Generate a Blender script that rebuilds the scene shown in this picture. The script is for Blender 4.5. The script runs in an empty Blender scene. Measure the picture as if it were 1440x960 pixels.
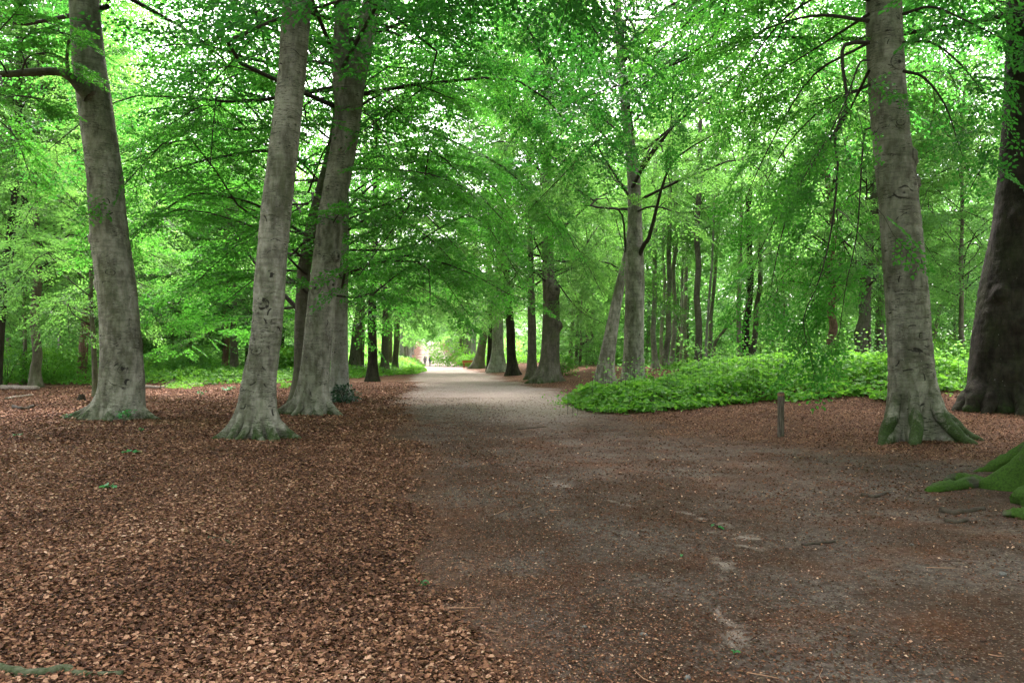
import bpy, math, random, mathutils
import numpy as np

random.seed(7)
RG = np.random.default_rng(7)
C = bpy.context.scene.collection
scn = bpy.context.scene

# ------------------------------------------------------------------ camera maths
F = 1040.0
CAMZ = 1.6
PITCH = math.atan(21 / F)
CP, SP = math.cos(PITCH), math.sin(PITCH)


def ray(px, py):
    x = (px - 720) / F
    y = (480 - py) / F
    return np.array([x, CP - y * SP, SP + y * CP])


def at(px, py, d):
    r = ray(px, py)
    t = d / r[1]
    return np.array([r[0] * t, d, CAMZ + r[2] * t])


# ------------------------------------------------------------------ noise
_PERM = np.random.default_rng(3).integers(0, 2 ** 31, 4096)


def _h(i, j, k):
    return (_PERM[(i + _PERM[(j + _PERM[k & 4095]) & 4095]) & 4095] & 65535) / 65535.0


def vnoise(x, y, z=None):
    x = np.asarray(x, float); y = np.asarray(y, float)
    z = np.zeros_like(x) if z is None else np.asarray(z, float)
    xi, yi, zi = np.floor(x).astype(int), np.floor(y).astype(int), np.floor(z).astype(int)
    u, v, w = x - xi, y - yi, z - zi
    u = u * u * (3 - 2 * u); v = v * v * (3 - 2 * v); w = w * w * (3 - 2 * w)
    r = 0
    for a in (0, 1):
        for b in (0, 1):
            for c in (0, 1):
                r = r + _h(xi + a, yi + b, zi + c) * (u if a else 1 - u) * (v if b else 1 - v) * (w if c else 1 - w)
    return r


def fbm(x, y, z=None, o=4):
    s, a, t = 0, 1, 0
    for k in range(o):
        f = 2 ** k
        s = s + a * vnoise(x * f + 17 * k, y * f - 9 * k, None if z is None else z * f + 5 * k)
        t += a
        a *= .5
    return s / t


def ss(a, b, x):
    t = np.clip((x - a) / (b - a), 0, 1)
    return t * t * (3 - 2 * t)


# ------------------------------------------------------------------ terrain
def path_mask(x, y):
    s = x + .12 * y
    n = (fbm(x * .35 + 40, y * .22) - .5) * 2.2 + (fbm(x * 1.7, y * 1.3 + 9) - .5) * .8
    lo = -.5 + 1.0 * ss(24, 8, y)
    hi = 5.7 + 4.5 * ss(17, 5, y)
    return ss(-2.3, 1.9, np.minimum(s - lo, (hi - s) * .7) + n)


def terrain(x, y):
    x = np.asarray(x, float); y = np.asarray(y, float)
    s = x + .12 * y
    h = .62 * ss(8.4, 13.5, s) * ss(11, 22, y)
    h = h + .12 * ss(6.5, 9, s) * ss(0, 8, y)
    h = h + 8.0 * ss(135, 330, y)
    h = h + .16 * (fbm(x * .13, y * .13, o=3) - .5) * ss(3, 14, np.hypot(x, y))
    h = h - .07 * path_mask(x, y)
    h = h + .035 * (fbm(x * 1.1 + 5, y * 1.1, o=3) - .5)
    return h


def ground_at(px, py):
    r = ray(px, py)
    t = 1.0
    for dt in (1.0, .1, .01):
        while t < 420 and CAMZ + r[2] * t > float(terrain(r[0] * t, r[1] * t)):
            t += dt
        t -= dt
    t += .005
    return np.array([r[0] * t, r[1] * t, float(terrain(r[0] * t, r[1] * t))])


# ------------------------------------------------------------------ mesh builder
class MB:
    def __init__(s):
        s.v, s.f, s.m, s.t, s.o, s.n = [], [], [], [], [], 0

    def add(s, v, f, mat=0, tint=.5, moss=0.0):
        v = np.asarray(v, np.float32).reshape(-1, 3)
        f = np.asarray(f, np.int64).reshape(-1, 4) + s.n
        k = len(v)
        s.v.append(v); s.f.append(f)
        s.m.append(np.full(len(f), mat, np.int32))
        s.t.append(np.broadcast_to(np.asarray(tint, np.float32), (k,)))
        s.o.append(np.broadcast_to(np.asarray(moss, np.float32), (k,)))
        s.n += k

    def mesh(s, name, mats, smooth=(0,)):
        me = bpy.data.meshes.new(name)
        v = np.concatenate(s.v); f = np.concatenate(s.f).astype(np.int32)
        m = np.concatenate(s.m)
        me.vertices.add(len(v)); me.vertices.foreach_set('co', v.ravel())
        me.loops.add(f.size); me.loops.foreach_set('vertex_index', f.ravel())
        me.polygons.add(len(f))
        me.polygons.foreach_set('loop_start', np.arange(len(f), dtype=np.int32) * 4)
        me.polygons.foreach_set('material_index', m)
        me.polygons.foreach_set('use_smooth', np.isin(m, smooth))
        a = me.attributes.new('tint', 'FLOAT', 'POINT'); a.data.foreach_set('value', np.concatenate(s.t))
        a = me.attributes.new('moss', 'FLOAT', 'POINT'); a.data.foreach_set('value', np.concatenate(s.o))
        for x in mats:
            me.materials.append(x)
        me.update(calc_edges=True)
        return me

    def obj(s, name, mats, parent=None, smooth=(0,), loc=None):
        return link(name, s.mesh(name, mats, smooth), parent, loc)


def link(name, data, parent=None, loc=None):
    o = bpy.data.objects.new(name, data)
    C.objects.link(o)
    if parent is not None:
        o.parent = parent
    if loc is not None:
        o.location = loc
    return o


def tag(o, label=None, cat=None, group=None, kind=None):
    for k, v in (('label', label), ('category', cat), ('group', group), ('kind', kind)):
        if v:
            o[k] = v
    return o


def thing(name, label, cat, loc, group=None, rz=0):
    o = link(name, None, None, loc)
    o.rotation_euler = (0, 0, rz)
    return tag(o, label, cat, group)


def smooth_path(pts, n):
    """Catmull-Rom through pts (k, m) resampled to n points."""
    p = np.asarray(pts, float)
    if len(p) == 2:
        u = np.linspace(0, 1, n)[:, None]
        return p[0] * (1 - u) + p[1] * u
    q = np.vstack([2 * p[0] - p[1], p, 2 * p[-1] - p[-2]])
    u = np.linspace(0, len(p) - 1 - 1e-6, n)
    i = u.astype(int); t = (u - i)[:, None]
    a, b, c, d = q[i], q[i + 1], q[i + 2], q[i + 3]
    return .5 * (2 * b + (c - a) * t + (2 * a - 5 * b + 4 * c - d) * t ** 2 + (3 * b - a - 3 * c + d) * t ** 3)


def tube(mb, pts, rad, ns=6, mat=0, tint=.0, moss=0.0, lump=0, seed=0):
    pts = np.asarray(pts, float); n = len(pts)
    rad = np.broadcast_to(np.asarray(rad, float), (n,))
    T = np.gradient(pts, axis=0)
    T /= np.linalg.norm(T, axis=1)[:, None] + 1e-9
    up = np.array([0, 0, 1.0]) if abs(T[:, 2]).mean() < .8 else np.array([1.0, 0, 0])
    A = np.cross(T, up); A /= np.linalg.norm(A, axis=1)[:, None] + 1e-9
    B = np.cross(T, A)
    th = np.arange(ns) * 2 * math.pi / ns
    R = rad[:, None] * np.ones(ns)
    if lump:
        R = R * (1 + lump * (fbm(np.arange(n)[:, None] * .6 + seed, np.cos(th)[None] * 1.3 + 5, np.sin(th)[None] * 1.3 + 9) - .5) * 2)
    v = pts[:, None] + R[..., None] * (np.cos(th)[None, :, None] * A[:, None] + np.sin(th)[None, :, None] * B[:, None])
    i = np.arange(n - 1)[:, None] * ns; j = np.arange(ns)[None]; k = (j + 1) % ns
    f = np.stack([i + j, i + k, i + ns + k, i + ns + j], -1)
    mb.add(v, f, mat, tint, moss)


def basis(f, up):
    f = f / (np.linalg.norm(f, axis=-1, keepdims=True) + 1e-9)
    s = np.cross(up, f); s /= np.linalg.norm(s, axis=-1, keepdims=True) + 1e-9
    return f, s, np.cross(f, s)


def leaves(mb, P, D, N, L, mat=0, tint=.5, width=.3, simple=False, fold=.10, droop=.10):
    """One folded blade per row: P base, D direction, N face normal, L length."""
    n = len(P)
    D, T, N = basis(D, N)
    L = np.broadcast_to(L, (n,))[:, None]
    w = width * L
    if simple:
        v = np.stack([P, P + .45 * L * D + w * T + fold * L * N, P + L * D - droop * L * N, P + .45 * L * D - w * T + fold * L * N], 1)
        f = np.arange(n)[:, None] * 4 + np.array([0, 1, 2, 3])
        k = 4
    else:
        a = P + .27 * L * D + fold * .7 * L * N
        b = P + .68 * L * D + fold * .6 * L * N
        v = np.stack([P, a + .92 * w * T, b + .85 * w * T, P + L * D - droop * L * N, b - .85 * w * T, a - .92 * w * T], 1)
        f = np.concatenate([np.arange(n)[:, None] * 6 + np.array([0, 1, 2, 3]), np.arange(n)[:, None] * 6 + np.array([0, 3, 4, 5])])
        k = 6
    mb.add(v, f, mat, np.repeat(np.broadcast_to(tint, (n,)), k))


# ------------------------------------------------------------------ materials
class NT:
    def __init__(s, name):
        s.mat = bpy.data.materials.new(name)
        s.mat.use_nodes = True
        s.t = s.mat.node_tree
        s.t.nodes.clear()
        s.out = s.n('ShaderNodeOutputMaterial')

    def n(s, typ, **kw):
        nd = s.t.nodes.new(typ)
        for k, v in kw.items():
            if k in nd.inputs:
                s.set(nd.inputs[k], v)
            else:
                setattr(nd, k, v)
        return nd

    def set(s, sock, v):
        if hasattr(v, 'is_output') or isinstance(v, bpy.types.NodeSocket):
            s.t.links.new(v, sock)
        else:
            sock.default_value = v

    def math(s, op, a, b=0.0, clamp=False):
        nd = s.n('ShaderNodeMath', operation=op, use_clamp=clamp)
        s.set(nd.inputs[0], a); s.set(nd.inputs[1], b)
        return nd.outputs[0]

    def mix(s, fac, a, b, typ='MIX'):
        nd = s.n('ShaderNodeMix', data_type='RGBA', blend_type=typ)
        s.set(nd.inputs[0], fac); s.set(nd.inputs[6], a); s.set(nd.inputs[7], b)
        return nd.outputs[2]

    def ramp(s, fac, stops):
        nd = s.n('ShaderNodeValToRGB')
        e = nd.color_ramp.elements
        while len(e) < len(stops):
            e.new(.5)
        for x, (p, c) in zip(e, stops):
            x.position = p
            x.color = (c, c, c, 1) if not isinstance(c, tuple) else (*c, 1)
        s.set(nd.inputs[0], fac)
        return nd.outputs[0]

    def noise(s, vec, scale, detail=3, rough=.55, dist=0):
        nd = s.n('ShaderNodeTexNoise')
        s.set(nd.inputs['Vector'], vec)
        nd.inputs['Scale'].default_value = scale
        nd.inputs['Detail'].default_value = detail
        nd.inputs['Roughness'].default_value = rough
        nd.inputs['Distortion'].default_value = dist
        return nd.outputs[0]

    def vor(s, vec, scale, out='Color', feature='F1'):
        nd = s.n('ShaderNodeTexVoronoi', feature=feature)
        s.set(nd.inputs['Vector'], vec)
        nd.inputs['Scale'].default_value = scale
        return nd.outputs[out]

    def mapping(s, vec, scale, loc=(0, 0, 0)):
        nd = s.n('ShaderNodeMapping')
        s.set(nd.inputs[0], vec)
        nd.inputs['Scale'].default_value = scale
        nd.inputs['Location'].default_value = loc
        return nd.outputs[0]

    def attr(s, name):
        nd = s.n('ShaderNodeAttribute', attribute_name=name)
        return nd.outputs['Fac']

    def coord(s, which='Object'):
        return s.n('ShaderNodeTexCoord').outputs[which]

    def bsdf(s, color, rough=.8, spec=.3, normal=None):
        nd = s.n('ShaderNodeBsdfPrincipled')
        s.set(nd.inputs['Base Color'], color)
        s.set(nd.inputs['Roughness'], rough)
        s.set(nd.inputs['Specular IOR Level'], spec)
        if normal is not None:
            s.set(nd.inputs['Normal'], normal)
        return nd.outputs[0]

    def bump(s, h, strength=.5, dist=.02):
        nd = s.n('ShaderNodeBump')
        s.set(nd.inputs['Height'], h)
        nd.inputs['Strength'].default_value = strength
        nd.inputs['Distance'].default_value = dist
        return nd.outputs[0]

    def done(s, sh):
        s.t.links.new(sh, s.out.inputs[0])
        return s.mat


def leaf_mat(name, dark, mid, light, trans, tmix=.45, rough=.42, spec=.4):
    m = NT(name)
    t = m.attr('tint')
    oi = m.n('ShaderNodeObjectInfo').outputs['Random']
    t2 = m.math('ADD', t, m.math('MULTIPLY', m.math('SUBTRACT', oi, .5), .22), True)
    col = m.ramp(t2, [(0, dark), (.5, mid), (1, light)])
    tc = m.mix(t2, (trans[0] * .75, trans[1] * .8, trans[2] * .8, 1), (trans[0] * 1.25, trans[1] * 1.15, trans[2], 1))
    b = m.bsdf(col, rough, spec)
    tr = m.n('ShaderNodeBsdfTranslucent')
    m.set(tr.inputs[0], tc)
    mx = m.n('ShaderNodeMixShader')
    mx.inputs[0].default_value = tmix
    m.t.links.new(b, mx.inputs[1]); m.t.links.new(tr.outputs[0], mx.inputs[2])
    return m.done(mx.outputs[0])


def bark_mat(name, dark, light, green=(.07, .09, .03), greenamt=.5, furrow=0.0, dash=1.0, moss=(.040, .070, .014)):
    m = NT(name)
    o = m.coord()
    big = m.noise(m.mapping(o, (1, 1, .5)), 1.7, 4, .6)
    mid = m.noise(m.mapping(o, (1, 1, .35)), 9, 4, .6)
    fine = m.noise(m.mapping(o, (1, 1, 1.6)), 55, 3, .6)
    col = m.mix(m.ramp(m.math('ADD', m.math('MULTIPLY', big, .55), m.math('MULTIPLY', mid, .45)), [(.41, 0.0), (.59, 1.0)]), (*dark, 1), (*light, 1))
    col = m.mix(m.math('MULTIPLY', m.ramp(fine, [(.35, 0.0), (.7, 1.0)]), .35), col, (light[0] * .45, light[1] * .45, light[2] * .42, 1))
    # horizontal lenticel dashes and wrinkles
    blot = m.ramp(m.noise(m.mapping(o, (1, 1, .6), (3, 9, 4)), 3.4, 5, .7, .5), [(.50, 0.0), (.68, .55)])
    col = m.mix(blot, col, (dark[0] * .5, dark[1] * .5, dark[2] * .48, 1))
    band = m.ramp(m.noise(m.mapping(o, (.7, .7, 9)), 1.6, 4, .65, .4), [(.52, 0.0), (.60, .28)])
    col = m.mix(band, col, (dark[0] * .55, dark[1] * .53, dark[2] * .5, 1))
    d1 = m.ramp(m.noise(m.mapping(o, (3.2, 3.2, 30)), 2.3, 3, .6, .3), [(.585, 0.0), (.615, 1.0)])
    d2 = m.ramp(m.noise(m.mapping(o, (2.4, 2.4, 17), (5, 2, 8)), 4.0, 3, .6, .5), [(.60, 0.0), (.63, 1.0)])
    gate = m.ramp(m.noise(o, 2.6, 3), [(.40, 0.05), (.58, 1.0)])
    dd = m.math('MULTIPLY', m.math('MULTIPLY', m.math('MAXIMUM', d1, d2), gate), .92 * dash)
    col = m.mix(dd, col, (.028, .025, .021, 1))
    fl = m.ramp(m.noise(m.mapping(o, (1, 1, .8), (2, 6, 1)), 62, 2, .5), [(.66, 0.0), (.72, 1.0)])
    ck = m.ramp(m.vor(m.mapping(m.n('ShaderNodeVectorMath', operation='ADD', Vector=o).outputs[0], (1, 1, 1.5)), 11, 'Distance', 'DISTANCE_TO_EDGE'), [(.0, 1.0), (.022, 0.0)])
    ck = m.math('MULTIPLY', ck, m.ramp(m.noise(o, 3.3, 3, .6), [(.56, 0.0), (.66, 1.0)]))
    fl = m.math('MAXIMUM', m.math('MULTIPLY', fl, gate), m.math('MULTIPLY', ck, dash))
    col = m.mix(m.math('MULTIPLY', fl, .8), col, (.03, .027, .022, 1))
    # algae tint
    g = m.math('MULTIPLY', m.ramp(m.noise(m.mapping(o, (1, 1, .25), (7, 3, 1)), 2.2, 4, .65), [(.45, 0.0), (.7, 1.0)]), greenamt)
    col = m.mix(g, col, (*green, 1))
    # pale lichen dots
    li = m.ramp(m.vor(o, 13, 'Distance'), [(.07, 1.0), (.10, 0.0)])
    li = m.math('MULTIPLY', li, m.ramp(m.noise(o, 5, 2), [(.55, 0.0), (.6, .7)]))
    col = m.mix(li, col, (.42, .42, .38, 1))
    h = m.math('ADD', m.math('MULTIPLY', mid, .5), m.math('MULTIPLY', fine, .25))
    h = m.math('SUBTRACT', h, m.math('MULTIPLY', dd, .8))
    if furrow:
        fr = m.noise(m.mapping(o, (1, 1, .13)), 16, 4, .65, .6)
        fd = m.ramp(fr, [(.36, 1.0), (.54, 0.0)])
        col = m.mix(m.math('MULTIPLY', fd, .75 * furrow), col, (.018, .015, .012, 1))
        h = m.math('SUBTRACT', h, m.math('MULTIPLY', fd, furrow))
    sc = m.attr('tint')
    sn = m.ramp(m.math('MULTIPLY', sc, m.math('ADD', m.noise(o, 30, 2), .55)), [(.28, 0.0), (.62, 1.0)])
    col = m.mix(m.math('MULTIPLY', sn, .93), col, (.022, .019, .016, 1))
    mo = m.attr('moss')
    mn = m.ramp(m.math('MULTIPLY', mo, m.math('SUBTRACT', m.math('MULTIPLY', m.noise(o, 5, 6, .8, .7), 3.2), .75)), [(.30, 0.0), (.62, .9)])
    mc = m.mix(m.ramp(m.noise(o, 40, 3), [(.3, 0.0), (.7, 1.0)]), (moss[0] * .45, moss[1] * .45, moss[2] * .6, 1), (*moss, 1))
    col = m.mix(mn, col, mc)
    h = m.math('ADD', h, m.math('MULTIPLY', m.math('MULTIPLY', mn, m.noise(o, 120, 2)), 1.2))
    return m.done(m.bsdf(col, .9, .10, m.bump(h, .7, .02)))


def simple_mat(name, a, b, scale=20, rough=.88, bump=.5, spec=.08):
    m = NT(name)
    o = m.coord()
    n = m.noise(o, scale, 4, .6)
    return m.done(m.bsdf(m.mix(m.ramp(n, [(.3, 0.0), (.7, 1.0)]), (*a, 1), (*b, 1)), rough, spec, m.bump(n, bump, .01)))


M = {}
M['beech'] = bark_mat('beech_bark', (.105, .096, .072), (.315, .288, .238), greenamt=.42)
M['pale'] = bark_mat('pale_bark', (.20, .185, .155), (.36, .34, .30), greenamt=.2)
M['dark'] = bark_mat('dark_bark', (.013, .010, .008), (.045, .037, .029), greenamt=.25, furrow=.5, dash=.5)  # dark bark, blackened further to carry the canopy's shade on the huge trunk
M['oldbeech'] = bark_mat('old_beech_bark', (.085, .075, .055), (.17, .15, .12), greenamt=.7, furrow=.25)
M['pine'] = bark_mat('red_pine_bark', (.13, .075, .05), (.25, .15, .105), greenamt=.1, furrow=.8, dash=.2)
M['thin'] = bark_mat('thin_trunk_bark', (.075, .065, .045), (.17, .15, .11), greenamt=.65, dash=.5)
M['twig'] = simple_mat('twig_bark', (.022, .018, .014), (.06, .05, .04), 30)
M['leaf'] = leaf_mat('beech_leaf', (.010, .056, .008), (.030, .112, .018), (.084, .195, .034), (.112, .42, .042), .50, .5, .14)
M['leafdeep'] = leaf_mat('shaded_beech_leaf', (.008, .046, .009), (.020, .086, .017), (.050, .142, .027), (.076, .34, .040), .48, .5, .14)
M['leafair'] = leaf_mat('airy_leaf', (.022, .080, .018), (.064, .155, .038), (.140, .240, .064), (.195, .47, .080), .50, .5, .18)  # paler leaf copy; background brightness and haze are put into its colour
M['leafwood'] = leaf_mat('woodland_leaf', (.020, .076, .022), (.060, .148, .044), (.135, .230, .070), (.185, .45, .098), .49, .5, .16)  # far leaves, colour paled to stand in for haze
M['bramble'] = leaf_mat('bramble_leaf', (.016, .078, .010), (.056, .175, .020), (.135, .29, .040), (.18, .46, .040), .40, .5, .18)
M['fern'] = leaf_mat('seedling_leaf', (.012, .10, .022), (.022, .16, .032), (.05, .24, .05), (.06, .3, .05), .35)
M['ivy'] = leaf_mat('ivy_leaf', (.008, .03, .015), (.014, .05, .022), (.03, .08, .03), (.03, .1, .03), .2, .35, .5)


def litter_mat():
    m = NT('dead_leaf')
    t = m.attr('tint')
    col = m.ramp(t, [(0, (.022, .010, .006)), (.35, (.110, .048, .027)), (.62, (.235, .108, .058)), (.88, (.42, .235, .150)), (1, (.55, .36, .25))])
    n = m.noise(m.coord(), 60, 2)
    col = m.mix(m.math('MULTIPLY', n, .4), col, (.05, .026, .018, 1))
    return m.done(m.bsdf(col, .8, .10))


M['litter'] = litter_mat()


def ground_mat():
    m = NT('forest_floor')
    o = m.coord()
    pm = m.attr('tint')
    dry_light = m.attr('moss')
    edge = m.noise(o, 3.0, 5, .65)
    pmn = m.ramp(m.math('ADD', pm, m.math('MULTIPLY', m.math('SUBTRACT', edge, .5), .55)), [(.32, 0.0), (.68, 1.0)])
    # leaf litter
    vc = m.n('ShaderNodeSeparateColor')
    m.set(vc.inputs[0], m.vor(o, 34, 'Color'))
    lit = m.ramp(vc.outputs[0], [(0, (.020, .011, .008)), (.4, (.085, .042, .025)), (.75, (.17, .085, .050)), (1, (.28, .16, .10))])
    lit = m.mix(m.ramp(m.noise(o, 1.3, 4), [(.35, 0.0), (.65, .6)]), lit, (.045, .025, .017, 1))
    # trodden soil
    s1 = m.noise(o, .8, 5, .62)
    s2 = m.noise(o, 14, 5, .7)
    soil = m.mix(m.ramp(s1, [(.42, 0.0), (.60, 1.0)]), (.056, .034, .023, 1), (.108, .086, .073, 1))
    soil = m.mix(m.ramp(s2, [(.40, .75), (.60, 0.0)]), soil, (.030, .020, .015, 1))
    red = m.ramp(m.noise(m.mapping(o, (1, 1, 1), (30, 10, 0)), .9, 5, .65), [(.50, 0.0), (.66, .6)])
    soil = m.mix(red, soil, (.082, .032, .015, 1))
    crumb = m.vor(o, 95, 'Color')
    cs = m.n('ShaderNodeSeparateColor'); m.set(cs.inputs[0], crumb)
    soil = m.mix(m.ramp(cs.outputs[1], [(.86, 0.0), (.93, .55)]), soil, (.21, .16, .125, 1))
    soil = m.mix(m.ramp(cs.outputs[2], [(.0, .6), (.25, 0.0)]), soil, (.022, .015, .012, 1))
    # dry blends in pale worn sand, plus a painted light pool down the path
    dn = m.ramp(m.math('ADD', dry_light, m.math('MULTIPLY', m.math('SUBTRACT', m.noise(o, 6, 6, .8, .6), .5), 1.1)), [(.34, 0.0), (1.0, 1.0)])
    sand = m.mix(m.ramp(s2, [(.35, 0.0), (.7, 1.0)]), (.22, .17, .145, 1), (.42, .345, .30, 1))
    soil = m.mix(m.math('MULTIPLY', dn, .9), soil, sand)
    col = m.mix(pmn, lit, soil)
    hl = m.math('MULTIPLY', vc.outputs[1], m.math('SUBTRACT', 1.0, pmn))
    hs = m.math('ADD', m.math('MULTIPLY', s2, .6), m.math('MULTIPLY', m.noise(o, 60, 3, .7), .35))
    h = m.math('ADD', m.math('MULTIPLY', hl, .6), hs)
    return m.done(m.bsdf(col, .95, .04, m.bump(h, 1.0, .03)))


M['ground'] = ground_mat()

# ------------------------------------------------------------------ ground and path
SAND = [(764, 668, .07), (790, 683, .16), (812, 690, .14), (850, 702, .07), (900, 714, .07), (960, 719, .07), (990, 731, .12), (1022, 735, .12), (1010, 748, .14), (1045, 752, .26), (1050, 766, .30),
        (1030, 778, .22), (1018, 795, .16), (1012, 806, .10), (1010, 850, .02), (1012, 868, .06), (1030, 880, .13), (1036, 900, .10), (1040, 925, .02)]


def build_ground():
    nx, ny = 560, 640
    ux = np.linspace(-math.asinh(170 / 1.1), math.asinh(170 / 1.1), nx)
    X = 1.1 * np.sinh(ux)
    uy = np.linspace(math.asinh(-22 / 1.2), math.asinh(440 / 1.2), ny)
    Y = 5 + 1.2 * np.sinh(uy)
    x, y = np.meshgrid(X, Y)
    pm = path_mask(x, y)
    z = terrain(x, y)
    # crumbly relief close to where one stands
    near = ss(16, 5, np.hypot(x, y))
    z = z + near * .035 * (fbm(x * 5, y * 5, o=5) - .5)
    dry_light = .06 + .66 * ss(11, 28, y) + .1 * ss(30, 60, y)  # paler with distance: sandier soil, and brighter light put into the tone
    dry_light = dry_light + .38 * np.exp(-((y - 27) / 9) ** 2 - ((x + .12 * y - 3.6) / 1.7) ** 2)  # pool of light on the mid-distance path, painted as paleness
    dry_light = dry_light + .5 * (fbm(x * .3 + 3, y * .16 + 8, o=4) - .5)
    tr = [np.append(ground_at(px, py)[:2], r) for px, py, r in SAND]
    near = np.where((np.hypot(x, y) < 14) & (y > 1) & (x > -3) & (x < 6))
    xx, yy = x[near], y[near]
    best = np.zeros(xx.shape)
    for a, b in zip(tr[:-1], tr[1:]):
        ab = b[:2] - a[:2]
        t = np.clip(((xx - a[0]) * ab[0] + (yy - a[1]) * ab[1]) / (ab @ ab + 1e-9), 0, 1)
        q = np.hypot(xx - a[0] - t * ab[0], yy - a[1] - t * ab[1])
        wd = a[2] + (b[2] - a[2]) * t
        best = np.maximum(best, np.exp(-(q / (wd * 1.0)) ** 2))
    best *= np.clip(4.5 * (fbm(xx * 3.2 + 3, yy * 4.5, o=4) - .34), 0, 1) * .66
    dry_light[near] = np.maximum(dry_light[near], best)
    i = np.arange(ny - 1)[:, None] * nx; j = np.arange(nx - 1)[None]
    f = np.stack([i + j, i + j + 1, i + nx + j + 1, i + nx + j], -1).reshape(-1, 4)
    v = np.stack([x, y, z], -1).reshape(-1, 3)
    P = pm.reshape(-1); D = np.clip(dry_light, 0, 1).reshape(-1)
    on = P[f].mean(1) > .5
    for name, sel in (('ground', ~on), ('path', on)):
        ff = f[sel]
        ids, inv = np.unique(ff, return_inverse=True)
        mb = MB()
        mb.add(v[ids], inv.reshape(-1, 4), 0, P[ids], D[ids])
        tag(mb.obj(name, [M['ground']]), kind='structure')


build_ground()


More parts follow.
